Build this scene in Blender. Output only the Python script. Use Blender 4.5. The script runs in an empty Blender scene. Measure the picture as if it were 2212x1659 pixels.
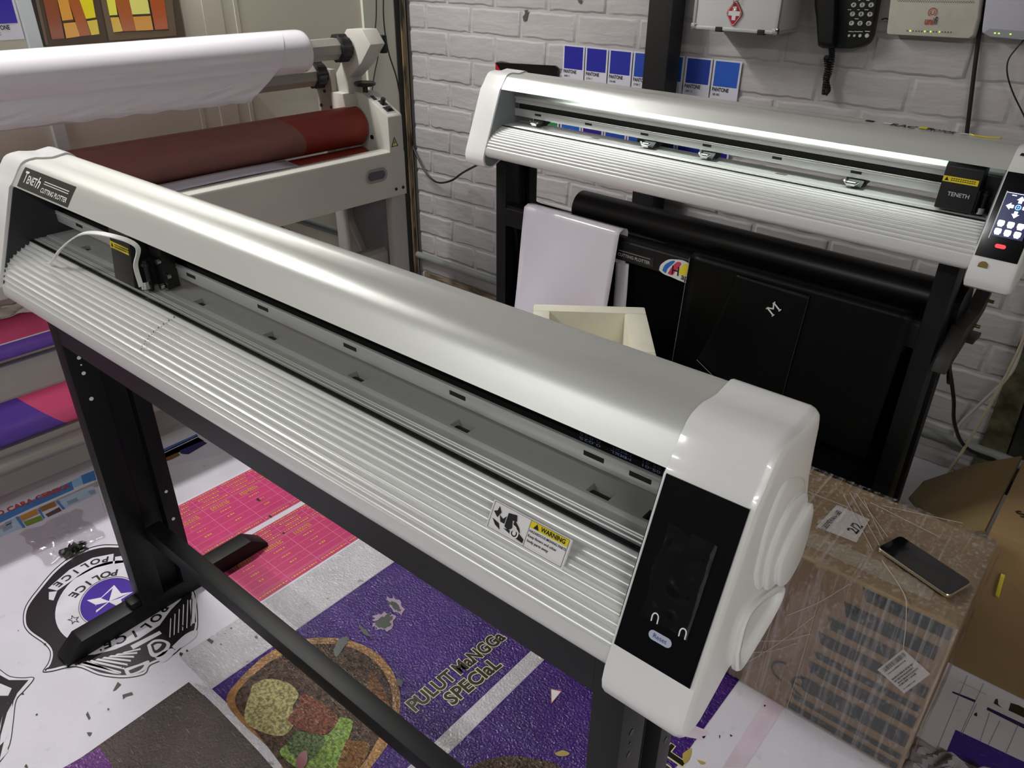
import bpy, bmesh, math, random
from mathutils import Vector, Matrix, noise as mnoise
R = math.radians
random.seed(7)
sc = bpy.context.scene
COL = sc.collection
# ------------------------------------------------------------------ camera
W, HH, F = 2212.0, 1659.0, 1661.0
CAMZ = 1.5
_az = R(130.2); _pt = math.atan2(940, F); _ro = math.atan2(31, 2934)
FW = Vector((math.cos(_az)*math.cos(_pt), math.sin(_az)*math.cos(_pt), -math.sin(_pt)))
_rt = Vector((math.sin(_az), -math.cos(_az), 0)); _up = _rt.cross(FW)
RT = _rt*math.cos(_ro) + _up*math.sin(_ro)
UP = _up*math.cos(_ro) - _rt*math.sin(_ro)
CP = Vector((0, 0, CAMZ))
cd = bpy.data.cameras.new('camera'); cam = bpy.data.objects.new('camera', cd); COL.objects.link(cam)
cd.sensor_width = 36; cd.lens = 36*F/W; cd.clip_start = .02; cd.clip_end = 40
mw = Matrix((RT, UP, -FW)).transposed().to_4x4(); mw.translation = CP
cam.matrix_world = mw
sc.camera = cam
def ray(u, v): return FW*F + RT*(u-W/2) - UP*(v-HH/2)
def onp(u, v, p, n):                      # where a sight line meets a real plane of the room
    d = ray(u, v); return CP + d*((Vector(p)-CP).dot(n)/d.dot(n))
def G(u, v, z=0.0): return onp(u, v, (0, 0, z), Vector((0, 0, 1)))
YW, XW = 2.55, -2.79
def BW(u, v, dy=0.0): return onp(u, v, (0, YW-dy, 0), Vector((0, 1, 0)))
def SW(u, v, dx=0.0): return onp(u, v, (XW+dx, 0, 0), Vector((1, 0, 0)))
# ------------------------------------------------------------------ materials
def lin(c):
    if isinstance(c, str):
        c = c.lstrip('#'); c = [int(c[i:i+2], 16)/255 for i in (0, 2, 4)]
    return tuple((x/12.92 if x <= .04045 else ((x+.055)/1.055)**2.4) for x in c) + (1,)
MC = {}
def pm(name, col, rough=.5, metal=0., var=0., vscale=8., bump=0., bscale=60., coat=0., col2=None, stretch=None, spec=.5, trans=0., alpha=1., emit=0., bdist=.002):
    if name in MC: return MC[name]
    m = bpy.data.materials.new(name); m.use_nodes = True; nt = m.node_tree; N = nt.nodes; L = nt.links
    b = N['Principled BSDF']; b.inputs['Roughness'].default_value = rough; b.inputs['Metallic'].default_value = metal
    b.inputs['Base Color'].default_value = lin(col); b.inputs['Coat Weight'].default_value = coat; b.inputs['Coat Roughness'].default_value = .08
    b.inputs['Specular IOR Level'].default_value = spec; b.inputs['Transmission Weight'].default_value = trans; b.inputs['Alpha'].default_value = alpha
    if emit: b.inputs['Emission Color'].default_value = lin(col); b.inputs['Emission Strength'].default_value = emit
    tc = N.new('ShaderNodeTexCoord'); mp = N.new('ShaderNodeMapping'); L.new(tc.outputs['Object'], mp.inputs['Vector'])
    if stretch: mp.inputs['Scale'].default_value = stretch
    if var or col2:
        n = N.new('ShaderNodeTexNoise'); n.inputs['Scale'].default_value = vscale; n.inputs['Detail'].default_value = 4; L.new(mp.outputs['Vector'], n.inputs['Vector'])
        mx = N.new('ShaderNodeMix'); mx.data_type = 'RGBA'
        c1 = lin(col); c2 = lin(col2) if col2 else tuple(x*(1-var) for x in c1[:3])+(1,)
        mx.inputs['A'].default_value = c1; mx.inputs['B'].default_value = c2
        rp = N.new('ShaderNodeValToRGB'); rp.color_ramp.elements[0].position = .42; rp.color_ramp.elements[1].position = .62
        L.new(n.outputs['Fac'], rp.inputs['Fac']); L.new(rp.outputs['Color'], mx.inputs['Factor']); L.new(mx.outputs['Result'], b.inputs['Base Color'])
    if bump:
        n2 = N.new('ShaderNodeTexNoise'); n2.inputs['Scale'].default_value = bscale; n2.inputs['Detail'].default_value = 3; L.new(mp.outputs['Vector'], n2.inputs['Vector'])
        bp = N.new('ShaderNodeBump'); bp.inputs['Strength'].default_value = bump; bp.inputs['Distance'].default_value = bdist; L.new(n2.outputs['Fac'], bp.inputs['Height']); L.new(bp.outputs['Normal'], b.inputs['Normal'])
    MC[name] = m; return m
def printed(name, col, scratch=0., sdir=(1, 1, 1), scol='#d8d4dc', rough=.32, var=.12, glit=.25, dirt=0., smooth=False, thr=.6, vs=6., gs=150.):
    """glossy printed vinyl, scuffed: scratches and worn-through flecks have shapes of their own"""
    if name in MC: return MC[name]
    m = bpy.data.materials.new(name); m.use_nodes = True; nt = m.node_tree; N = nt.nodes; L = nt.links
    b = N['Principled BSDF']; b.inputs['Roughness'].default_value = rough
    tc = N.new('ShaderNodeTexCoord')
    def nz(scale, sc3=(1, 1, 1), det=3, rot=0):
        mp = N.new('ShaderNodeMapping'); mp.inputs['Scale'].default_value = sc3; mp.inputs['Rotation'].default_value = (0, 0, rot); L.new(tc.outputs['Object'], mp.inputs['Vector'])
        n = N.new('ShaderNodeTexNoise'); n.inputs['Scale'].default_value = scale; n.inputs['Detail'].default_value = det; L.new(mp.outputs['Vector'], n.inputs['Vector']); return n.outputs['Fac']
    def ramp(f, a, c):
        r = N.new('ShaderNodeMapRange'); r.inputs['From Min'].default_value = a; r.inputs['From Max'].default_value = c; L.new(f, r.inputs['Value']); return r.outputs['Result']
    def mix(fac, A, B):
        x = N.new('ShaderNodeMix'); x.data_type = 'RGBA'
        for s, v in (('A', A), ('B', B)):
            if isinstance(v, tuple): x.inputs[s].default_value = v
            else: L.new(v, x.inputs[s])
        L.new(fac, x.inputs['Factor']); return x.outputs['Result']
    c1 = lin(col); cur = mix(ramp(nz(vs), .38, .62), c1, tuple(v*(1-var) for v in c1[:3])+(1,))
    if scratch:
        for k, (rot, st) in enumerate(((0.5, (1, 9, 1)), (2.3, (1, 14, 1)), (1.35, (1, 11, 1)))):
            f = ramp(nz(34, st, 2, rot), thr+.06, thr+.13)
            mm = N.new('ShaderNodeMath'); mm.operation = 'MULTIPLY'; mm.inputs[1].default_value = scratch; L.new(f, mm.inputs[0]); cur = mix(mm.outputs[0], cur, lin(scol))
    if dirt:
        f = ramp(nz(24, (1, 1, 1), 6), .66, .70); mm = N.new('ShaderNodeMath'); mm.operation = 'MULTIPLY'; mm.inputs[1].default_value = dirt; L.new(f, mm.inputs[0]); cur = mix(mm.outputs[0], cur, lin('#3c3a3a'))
    L.new(cur, b.inputs['Base Color'])
    if glit:
        bp = N.new('ShaderNodeBump'); bp.inputs['Strength'].default_value = min(1., glit); bp.inputs['Distance'].default_value = .002 if glit < .5 else .006
        L.new(nz(gs, (1, 1, 1), 2), bp.inputs['Height']); L.new(bp.outputs['Normal'], b.inputs['Normal'])
    MC[name] = m; return m
def glassy(name, rough=.12, fac=.12, tint='#ffffff', bump=.4, bscale=40., stretch=None, streak=0.):
    """thin clear film: mostly see-through, with a wrinkled glossy skin"""
    if name in MC: return MC[name]
    m = bpy.data.materials.new(name); m.use_nodes = True; nt = m.node_tree; N = nt.nodes; L = nt.links
    N.remove(N['Principled BSDF']); out = N['Material Output']
    tr = N.new('ShaderNodeBsdfTransparent'); tr.inputs['Color'].default_value = lin(tint)
    gl = N.new('ShaderNodeBsdfGlossy'); gl.inputs['Roughness'].default_value = rough
    df = N.new('ShaderNodeBsdfDiffuse'); df.inputs['Color'].default_value = lin('#e4e0e0')
    tc = N.new('ShaderNodeTexCoord'); mp = N.new('ShaderNodeMapping'); L.new(tc.outputs['Object'], mp.inputs['Vector'])
    if stretch: mp.inputs['Scale'].default_value = stretch
    n = N.new('ShaderNodeTexNoise'); n.inputs['Scale'].default_value = bscale; n.inputs['Detail'].default_value = 4; L.new(mp.outputs['Vector'], n.inputs['Vector'])
    bp = N.new('ShaderNodeBump'); bp.inputs['Strength'].default_value = bump; bp.inputs['Distance'].default_value = .004; L.new(n.outputs['Fac'], bp.inputs['Height']); L.new(bp.outputs['Normal'], gl.inputs['Normal'])
    m1 = N.new('ShaderNodeMixShader'); m1.inputs[0].default_value = fac; L.new(tr.outputs[0], m1.inputs[1]); L.new(gl.outputs[0], m1.inputs[2]); cur = m1.outputs[0]
    if streak:
        for rot, sc3 in (((0, .35, 0), (95, 95, 2.2)), ((.2, -.5, .4), (80, 80, 2.0)), ((.5, 0, .9), (90, 2.5, 60)), ((0, .02, 0), (120, 120, 1.5))):
            mp2 = N.new('ShaderNodeMapping'); mp2.inputs['Rotation'].default_value = rot; mp2.inputs['Scale'].default_value = sc3; L.new(tc.outputs['Object'], mp2.inputs['Vector'])
            n2 = N.new('ShaderNodeTexNoise'); n2.inputs['Scale'].default_value = 1.; n2.inputs['Detail'].default_value = 3; L.new(mp2.outputs['Vector'], n2.inputs['Vector'])
            r = N.new('ShaderNodeMapRange'); r.inputs['From Min'].default_value = .56; r.inputs['From Max'].default_value = .80; r.inputs['To Max'].default_value = streak; L.new(n2.outputs['Fac'], r.inputs['Value'])
            m2 = N.new('ShaderNodeMixShader'); L.new(r.outputs['Result'], m2.inputs[0]); L.new(cur, m2.inputs[1]); L.new(df.outputs[0], m2.inputs[2]); cur = m2.outputs[0]
    L.new(cur, out.inputs['Surface']); MC[name] = m; return m
# ------------------------------------------------------------------ mesh helpers
I4 = Matrix.Identity(4)
class MB:
    def __init__(s): s.v = []; s.f = []
    def add(s, vs, fs):
        b = len(s.v); s.v += [Vector(p) for p in vs]; s.f += [tuple(i+b for i in f) for f in fs]; return s
    def box(s, x0, x1, y0, y1, z0, z1):
        return s.add([(x, y, z) for z in (z0, z1) for y in (y0, y1) for x in (x0, x1)], [(0, 2, 3, 1), (4, 5, 7, 6), (0, 1, 5, 4), (2, 6, 7, 3), (0, 4, 6, 2), (1, 3, 7, 5)])
    def prism(s, poly, ax, a, b):
        """extrude a 2D outline along axis ax from a to b; the outline is in the two other axes in order"""
        def P(p, t): return {'x': (t, p[0], p[1]), 'y': (p[0], t, p[1]), 'z': (p[0], p[1], t)}[ax]
        n = len(poly); ar = sum(poly[i][0]*poly[(i+1) % n][1]-poly[(i+1) % n][0]*poly[i][1] for i in range(n))
        if (ar < 0) != (ax == 'y'): poly = poly[::-1]
        return s.add([P(p, a) for p in poly]+[P(p, b) for p in poly], [tuple(range(n))[::-1], tuple(range(n, 2*n))]+[(i, (i+1) % n, n+(i+1) % n, n+i) for i in range(n)])
    def loft(s, rings, caps=True, close=True):
        n = len(rings[0]); vs = [p for r in rings for p in r]; fs = []
        for k in range(len(rings)-1):
            for i in range(n if close else n-1):
                j = (i+1) % n; fs.append((k*n+i, k*n+j, (k+1)*n+j, (k+1)*n+i))
        if caps: fs += [tuple(range(n))[::-1], tuple(range((len(rings)-1)*n, len(rings)*n))]
        return s.add(vs, fs)
    def tube(s, pts, r, n=8):
        pts = [Vector(p) for p in pts]; rings = []; t0 = None; u = None
        for i, p in enumerate(pts):
            t = (pts[min(i+1, len(pts)-1)]-pts[max(i-1, 0)]).normalized()
            if u is None: u = t.orthogonal().normalized()
            else: u = (u - t*u.dot(t)).normalized()
            w = t.cross(u); rr = r[i] if isinstance(r, (list, tuple)) else r
            rings.append([p+(u*math.cos(a)+w*math.sin(a))*rr for a in [2*math.pi*k/n for k in range(n)]])
        return s.loft(rings)
    def cyl(s, a, b, r, n=20, r2=None): return s.tube([a, b], [r, r2 if r2 else r], n)
    def grid(s, fn, nu, nv):
        return s.add([fn(i/nu, j/nv) for j in range(nv+1) for i in range(nu+1)], [(j*(nu+1)+i, j*(nu+1)+i+1, (j+1)*(nu+1)+i+1, (j+1)*(nu+1)+i) for j in range(nv) for i in range(nu)])
    def poly(s, pts): return s.add(pts, [tuple(range(len(pts)))])
    def xf(s, M): s.v = [M @ p for p in s.v]; return s
WMX = {}
def obj(name, mb, mat, parent=None, M=I4, bev=0., smooth=None, seg=2, at=None, thick=0.):
    """link a mesh; its coordinates are given in the frame M and end up relative to the parent"""
    base = WMX[parent.name] if parent else Matrix.Translation(Vector(at) if at is not None else M.translation)
    me = bpy.data.meshes.new(name); T = base.inverted() @ M
    me.from_pydata([T @ p for p in mb.v], [], mb.f); me.validate()
    if bev or smooth is None or thick:
        bm = bmesh.new(); bm.from_mesh(me)
        bmesh.ops.recalc_face_normals(bm, faces=bm.faces)
        if bev:
            es = [e for e in bm.edges if len(e.link_faces) == 2 and e.calc_face_angle() > R(28)]
            bmesh.ops.bevel(bm, geom=es, offset=bev, segments=seg, profile=.6, affect='EDGES', clamp_overlap=True)
        bm.to_mesh(me); bm.free()
    if smooth is not False: me.shade_smooth(); me.set_sharp_from_angle(angle=R(smooth if smooth else 38))
    me.materials.append(mat)
    o = bpy.data.objects.new(name, me); COL.objects.link(o)
    if thick:
        sm = o.modifiers.new('thickness', 'SOLIDIFY'); sm.thickness = thick; sm.offset = 0
    if parent: o.parent = parent; WMX[o.name] = base
    else: o.matrix_world = base; WMX[o.name] = base
    return o
def thing(name, label, cat, M=I4, group=None):
    o = bpy.data.objects.new(name, None); o.empty_display_size = .1; COL.objects.link(o); o.matrix_world = M; WMX[o.name] = M.copy()
    o['label'] = label; o['category'] = cat
    if group: o['group'] = group
    return o
def tag(o, label, cat, group=None, kind=None):
    o['label'] = label; o['category'] = cat
    if group: o['group'] = group
    if kind: o['kind'] = kind
    return o
def struct(o): o['kind'] = 'structure'; return o
def frame(deg, x=0, y=0, z=0): return Matrix.Translation((x, y, z)) @ Matrix.Rotation(R(deg), 4, 'Z')
TXC = {}
def glyphs(s, bold=0.):
    k = (s, bold)
    if k not in TXC:
        cu = bpy.data.curves.new('lettering', 'FONT'); cu.body = s; cu.size = 1; cu.align_x = 'CENTER'; cu.align_y = 'CENTER'; cu.offset = bold; cu.resolution_u = 3
        to = bpy.data.objects.new('lettering', cu); COL.objects.link(to)
        dg = bpy.context.evaluated_depsgraph_get(); me = bpy.data.meshes.new_from_object(to.evaluated_get(dg))
        TXC[k] = ([v.co.copy() for v in me.vertices], [tuple(p.vertices) for p in me.polygons])
        bpy.data.objects.remove(to); bpy.data.curves.remove(cu); bpy.data.meshes.remove(me)
    return TXC[k]
def put_text(mb, s, fn, h, wid=None, bold=0., shear=0.):
    """write s into mb; h = size, wid = full width if it must be squeezed; fn maps the flat (u, v) of the lettering to a point"""
    vs, fs = glyphs(s, bold)
    if not vs: return
    x0 = min(v.x for v in vs); x1 = max(v.x for v in vs); kx = (wid/(x1-x0)) if wid else h
    cx = (x0+x1)/2 if wid else 0
    mb.add([fn(((v.x-cx)*kx + shear*v.y*h), v.y*h) for v in vs], fs)
def plane(O, X, Y, eps=0.):
    O, X, Y = Vector(O), Vector(X).normalized(), Vector(Y).normalized(); n = X.cross(Y)*eps
    return lambda u, v: O + X*u + Y*v + n
def catmull(pts, n):
    P = [Vector(p) for p in pts]; P = [P[0]*2-P[1]]+P+[P[-1]*2-P[-2]]; out = []
    for i in range(1, len(P)-2):
        for k in range(n):
            t = k/n; a, b, c, d = P[i-1:i+3]
            out.append(.5*((2*b)+(c-a)*t+(2*a-5*b+4*c-d)*t*t+(3*b-a-3*c+d)*t**3))
    out.append(P[-2]); return out
def inset(poly, d):
    n = len(poly); ar = sum(poly[i][0]*poly[(i+1) % n][1]-poly[(i+1) % n][0]*poly[i][1] for i in range(n)); sg = 1 if ar > 0 else -1; out = []
    for i in range(n):
        p0, p1, p2 = Vector(poly[i-1]), Vector(poly[i]), Vector(poly[(i+1) % n]); a = (p1-p0).normalized(); b = (p2-p1).normalized()
        na = Vector((-a.y, a.x)); nb = Vector((-b.y, b.x)); m = na+nb
        m = m.normalized() if m.length > 1e-6 else na
        out.append(p1 + m*sg*d/max(.5, m.dot(na)))
    return out
def circle(c, r, n=24, a0=0, a1=2*math.pi): return [(c[0]+r*math.cos(a0+(a1-a0)*k/n), c[1]+r*math.sin(a0+(a1-a0)*k/n)) for k in range(n)]
# common materials
M_white = pm('white_moulded_plastic', '#ececeb', .3, coat=.3, var=.03)
M_silver = pm('silver_painted_metal', '#cacbc7', .38, metal=.28, bump=.02, bscale=900, spec=.6)
M_alu = pm('brushed_aluminium', '#cfd0ce', .34, metal=.45, bump=.04, bscale=300, stretch=(.05, 1, 1))
M_flute = pm('satin_aluminium', '#dedfdd', .36, metal=.28, spec=.6)
M_dark = pm('dark_grey_metal', '#34363a', .45, metal=.3, bump=.05, bscale=700)
M_platen = pm('grey_platen', '#a3a5a1', .34, metal=.2)
M_black = pm('black_plastic', '#151515', .42, bump=.05, bscale=500)
M_stand = pm('black_powder_coat', '#0e0f10', .45, bump=.08, bscale=900, spec=.32)
M_glass = pm('black_glass', '#05060a', .06, coat=1.)
M_chrome = pm('chrome', '#d8d8d8', .15, metal=1.)
M_ink = pm('black_ink', '#0c0c0e', .5)
M_paper = pm('white_paper', '#e6e5e6', .55, var=.03)
M_yellow = pm('yellow_sticker', '#e3cf22', .45)
M_letter = pm('white_lettering', '#e9e9e6', .5)
M_rubber = pm('black_rubber', '#101011', .65)
M_cable = pm('black_cable', '#141414', .5)
# ------------------------------------------------------------------ the two cutting plotters (same machine, different fittings)
COVER = [(.488, 1.124), (.495, 1.134), (.504, 1.1465), (.511, 1.155), (.518, 1.159), (.525, 1.161), (.538, 1.162), (.553, 1.1595), (.567, 1.158), (.581, 1.160), (.591, 1.1612), (.599, 1.159), (.606, 1.152), (.6095, 1.140), (.6115, 1.11)]
CAP = [(.420, .913), (.414, .925), (.4125, .936), (.4155, .951), (.4255, .976), (.454, 1.049), (.4825, 1.1225), (.489, 1.1285), (.4955, 1.137), (.5045, 1.150), (.512, 1.159), (.519, 1.163), (.526, 1.1645), (.539, 1.1655), (.553, 1.163), (.567, 1.1615), (.581, 1.1635), (.592, 1.165), (.600, 1.1625), (.608, 1.155), (.612, 1.142), (.6145, 1.12), (.620, 1.086), (.629, 1.06), (.634, 1.037), (.634, 1.0), (.626, .96), (.614, .934), (.56, .929), (.498, .926), (.452, .905), (.436, .905)]
PAN_O = Vector((0, .4155, .951)); PAN_V = (Vector((0, .4825, 1.1225))-PAN_O).normalized(); PAN_L = (Vector((0, .4825, 1.1225))-PAN_O).length
XL, XR = -1.557, -.231
_arc = [0]
for a, b in zip(COVER, COVER[1:]): _arc.append(_arc[-1]+(Vector(b)-Vector(a)).length)
def cover_at(x, s, off=.0006):
    for i in range(len(COVER)-1):
        if s <= _arc[i+1] or i == len(COVER)-2:
            a, b = Vector(COVER[i]), Vector(COVER[i+1]); t = (s-_arc[i])/(_arc[i+1]-_arc[i]); d = (b-a).normalized(); p = a+(b-a)*t
            return Vector((x, p.x-d.y*off, p.y+d.x*off))
def strip_on_cover(mb, x0, x1, s0, s1, off, n=8):
    mb.grid(lambda a, b: cover_at(x0+(x1-x0)*a, s0+(s1-s0)*b, off), 2, n)
# tray: convex front with ten shallow flutes
_base = catmull([(.4225, .967), (.4285, .983), (.438, .9955), (.449, 1.005), (.467, 1.014), (.4870, 1.0212)], 24)
_bl = [0]
for a, b in zip(_base, _base[1:]): _bl.append(_bl[-1]+(b-a).length)
def _bat(s):
    for i in range(len(_base)-1):
        if s <= _bl[i+1]+1e-9: 
            t = (s-_bl[i])/(_bl[i+1]-_bl[i]); d = (_base[i+1]-_base[i]).normalized(); return _base[i]+(_base[i+1]-_base[i])*t, Vector((-d.y, d.x))
NF = 10
FLUTE = []
for i in range(NF*8+1):
    s = _bl[-1]*i/(NF*8); p, n = _bat(s); ph = (i % 8)/8
    FLUTE.append(p - n*.0033*(math.sin(math.pi*ph)**.8 if ph else 0))
TRAY = [(.58, .94), (.44, .938), (.425, .9415), (.4205, .948), (.4205, .958)]+[tuple(p) for p in FLUTE]+[(.489, 1.0215), (.492, 1.019), (.58, 1.010)]
def leg_outline(x0, x1):
    return [(x0, .503), (x1, .503), (x1, .560), (x1-.022, .563), (x1-.022, .612), (x1, .614), (x1, .650), (x0, .650)]
SLOTS = [-1.461+.187*k for k in range(7)]+[-.285]
def plotter(M, label, opt):
    base = M @ Matrix.Translation((-.9, .58, 0)); t = thing('cutting_plotter', label, 'plotter', base); t['group'] = 'vinyl cutting plotters on black stands'
    D = M @ Matrix.Translation((0, 0, opt['dz']))
    lx = opt['legs']
    # ---- end caps with a soft rim on the outer side
    def cap(name, xi, xo, CAP=CAP):
        s = 1 if xo > xi else -1; rings = [[(xi, p[0], p[1]) for p in CAP]]
        for d, k in ((0, .010), (.0012, .0055), (.0036, .0022), (.0075, .0006), (.012, 0)):
            rings.append([(xo-s*k, p.x, p.y) for p in inset(CAP, d)] if d else [(xo-s*k, p[0], p[1]) for p in CAP])
        return obj(name, MB().loft(rings), M_white, t, D, smooth=30)
    CL = [(p[0], max(p[1], opt['capz'])+(.0004*i)*(p[1] < opt['capz'])*0) for i, p in enumerate(CAP)]; CL = [p for i, p in enumerate(CL) if p[1] > opt['capz'] or i in (5, 25) or (p[1] == opt['capz'] and .44 < p[0] < .62)] if opt['capz'] > .9 else CAP
    cl = cap('end_cap', XL, -1.640, CL); cr = cap('end_cap', XR, -.150)
    for x0, x1 in ((XL, XL+.003), (XR-.003, XR)):
        obj('inner_plate', MB().prism(inset(CL if x0 < -1 else CAP, .006), 'x', x0, x1), opt['inner'], t, D)
    if opt['boss']:
        def curve2(pts, n=6): return [tuple(p) for p in catmull([Vector(p) for p in pts+pts[:1]], n)[:-1]]
        b1 = curve2([(.510, 1.04), (.514, 1.09), (.533, 1.119), (.560, 1.113), (.60, 1.085), (.612, 1.03), (.60, .99), (.545, 1.0), (.525, 1.013)])
        b2 = curve2([(.527, 1.045), (.536, 1.068), (.553, 1.084), (.578, 1.084), (.605, 1.07), (.614, 1.03), (.605, .99), (.566, .988), (.538, 1.005)])
        b3 = curve2([(.549, 1.028), (.563, 1.045), (.583, 1.054), (.606, 1.061), (.621, 1.045), (.624, 1.01), (.616, .985), (.59, .975), (.566, .990), (.553, 1.010)])
        for nm, pl, xa, xb in (('cap_boss', b1, -.1505, -.1475), ('cap_boss', b2, -.1480, -.1440), ('cap_boss', b3, -.1445, -.1400)):
            rings = [[(xa, p[0], p[1]) for p in pl], [(xb-.002, p[0], p[1]) for p in pl], [(xb-.0008, p.x, p.y) for p in inset(pl, .0022)], [(xb, p.x, p.y) for p in inset(pl, .005)]]
            obj(nm, MB().loft(rings), M_white, cr, D, smooth=50)
        hp = curve2([(.497, .955), (.500, .992), (.523, .999), (.578, .977), (.604, .958), (.600, .936), (.56, .922), (.515, .918)], 5)
        inn = inset(hp, .009)
        rings = [[(-.151, p[0], p[1]) for p in hp], [(-.1465, p[0], p[1]) for p in hp], [(-.1445, p.x, p.y) for p in inset(hp, .002)], [(-.1445, p.x, p.y) for p in inset(hp, .006)], [(-.1465, p.x, p.y) for p in inn], [(-.1495, p.x, p.y) for p in inn]]
        obj('carry_handle', MB().loft(rings), M_white, cr, D, smooth=40)
    # ---- silver hood
    und = [(p[0]+.002, p[1]-.004) for p in COVER[1:4]]+[(.53, 1.155), (.595, 1.152), (.605, 1.11)]
    obj('hood', MB().prism(COVER+und[::-1], 'x', XL, XR), M_silver, t, D, smooth=50)
    obj('rear_panel', MB().box(XL, XR, .596, .604, 1.085, 1.155), opt['rear'], t, D)
    # ---- fluted front tray, cutting strip, platen with drive-roller windows
    dzl = opt['tray_drop']; low = lambda p: (XL, p[0], p[1]-dzl*max(0, min(1, (1.02-p[1])/.062)) if p[0] < .5 else p[1])
    tr = obj('front_tray', MB().loft([[low(p) for p in TRAY], [(XR, p[0], p[1]) for p in TRAY]]), M_flute, t, D, smooth=50)
    mb = MB().box(XL, XR, .4885, .4945, 1.012, 1.0235)
    for k in range(88): mb.box(XL+.008+k*.015, XL+.0115+k*.015, .4905, .493, 1.0235, 1.0240)
    obj('cutting_strip', mb, M_ink, tr, D, smooth=False)
    holes = [-1.428, -1.241, -1.054, -.874, -.692, -.512, -.323, -.257]
    mb = MB().prism([(.4945, 1.004), (.4945, 1.0235), (.4975, 1.0235), (.4985, 1.0247), (.4995, 1.0235), (.5035, 1.0235), (.5045, 1.0247), (.5055, 1.0235), (.507, 1.0235), (.508, 1.0247), (.509, 1.0235), (.518, 1.0235), (.5185, 1.0250), (.530, 1.0250), (.530, 1.004)], 'x', XL, XR)
    xs = [XL]+[h+d for h in holes for d in (-.0135, .0135)]+[XR]
    for a, b in zip(xs[::2], xs[1::2]): mb.box(a, b, .530, .546, 1.004, 1.0250)
    mb.prism([(.546, 1.004), (.546, 1.0250), (.571, 1.0250), (.573, 1.0262), (.578, 1.0262), (.580, 1.0245), (.580, 1.004)], 'x', XL, XR)
    pl = obj('platen', mb, opt['platen'], t, D, smooth=25)
    obj('platen_stripe', MB().box(XL, XR, .5185, .5262, 1.0248, 1.0254), M_alu, pl, D)
    for h in holes: obj('drive_roller', MB().cyl((h-.0125, .538, 1.0085), (h+.0125, .538, 1.0085), .011, 16), M_rubber, pl, D)
    # ---- guide rail
    rail = [(.600, 1.045), (.5455, 1.045), (.5450, 1.0460), (.5450, 1.0605), (.5435, 1.0610), (.5435, 1.0622), (.5455, 1.0628), (.5455, 1.0645), (.5440, 1.0650), (.5440, 1.0663), (.5470, 1.0668), (.5470, 1.0575), (.5620, 1.0575), (.5620, 1.0805), (.5490, 1.081), (.5490, 1.0922), (.5445, 1.0930), (.5435, 1.097), (.5445, 1.1010), (.549, 1.1038), (.555, 1.1030), (.560, 1.0850), (.600, 1.0850)]
    gr = obj('guide_rail', MB().prism(rail, 'x', XL, XR), opt['rail'], t, D, smooth=30)
    for x in SLOTS: obj('slot_shade', MB().box(x-.012, x+.012, .5443, .5460, 1.0545, 1.0602), M_ink, gr, D)  # black blocks stand in for the shade inside the recessed slots
    bl = obj('drive_belt', MB().box(XL+.01, XR-.004, .5570, .5600, 1.0590, 1.0780), M_rubber, t, D)
    if opt['belt_text']:
        mb = MB()
        for i, (s, xa, w) in enumerate((('0.025', -.352, .026), ('MXL', -.312, .018), ('MXL', -.318, .018), ('05-01', -.280, .020), ('TIMING', -.255, .022))):
            put_text(mb, s, plane((xa, .5565, 1.0735), (-1, 0, 0), (0, 0, -1), .0002), .0044, w); put_text(mb, s, plane((xa, .5565, 1.0685), (-1, 0, 0), (0, 0, -1), .0002), .0044, w); put_text(mb, s, plane((xa, .5565, 1.0635), (-1, 0, 0), (0, 0, -1), .0002), .0044, w)
        obj('belt_lettering', mb, pm('faded_blue_ink', '#8ea3d0', .6), bl, D, smooth=False)
    if opt['led']:
        obj('led_strip', MB().box(-1.36, -.36, .533, .543, 1.1475, 1.1515), pm('led_strip_light', '#f4fff8', .5, emit=opt['led']), t, D)
        for x in (-.96, -.66): obj('ribbon_cable', MB().tube([(x, .585, 1.148), (x+.02, .58, 1.125), (x+.07, .592, 1.108)], .004, 6), pm('grey_ribbon', '#8f9594', .5), t, D)
    for x in opt['pinch']:
        mb = MB().box(x-.020, x+.024, .549, .575, 1.034, 1.0465).prism([(.53, 1.030), (.56, 1.027), (.575, 1.034), (.575, 1.046), (.55, 1.046)], 'x', x-.012, x+.022)
        pr = obj('pinch_roller', mb, M_black, t, D, bev=.001)
        obj('roller_wheel', MB().cyl((x-.011, .5365, 1.0325), (x+.008, .5365, 1.0325), .0072, 16), M_chrome, pr, D)
        obj('roller_lever', MB().tube([(x-.016, .531, 1.040), (x-.010, .527, 1.036), (x+.010, .527, 1.036), (x+.014, .531, 1.040)], .003, 8), M_chrome, pr, D)
    # ---- blade carriage
    cx0, cx1 = opt['carr']; cz = 1.0285
    out = [(.497, cz), (.491, cz+.003), (.497, 1.085), (.500, 1.113), (.507, 1.122), (.535, 1.122), (.535, cz)]
    mb = MB().prism(out, 'x', cx0, cx1); cg = obj('blade_carriage', mb, M_black, t, D, bev=.002)
    nn = plane((0, 0, 0), (1, 0, 0), (0, 0, 1))
    def face(z): return .491+(z-cz-.003)/(1.085-cz-.003)*.006
    mb = MB().add([(cx0+.001, face(1.083)-.0005, 1.083), (cx1-.004, face(1.083)-.0005, 1.083), (cx1-.004, face(1.094)-.0006, 1.094), (cx0+.001, face(1.094)-.0006, 1.094)], [(0, 1, 2, 3)])
    st = obj('warning_sticker', mb, M_yellow, cg, D, smooth=False)
    mb = MB()
    for z in (1.0905, 1.0870):
        for k in range(11): mb.poly([(cx0+.016+k*.0042, face(z)-.0009, z-.0008), (cx0+.019+k*.0042, face(z)-.0009, z-.0008), (cx0+.019+k*.0042, face(z)-.0009, z+.0009), (cx0+.016+k*.0042, face(z)-.0009, z+.0009)])
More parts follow.
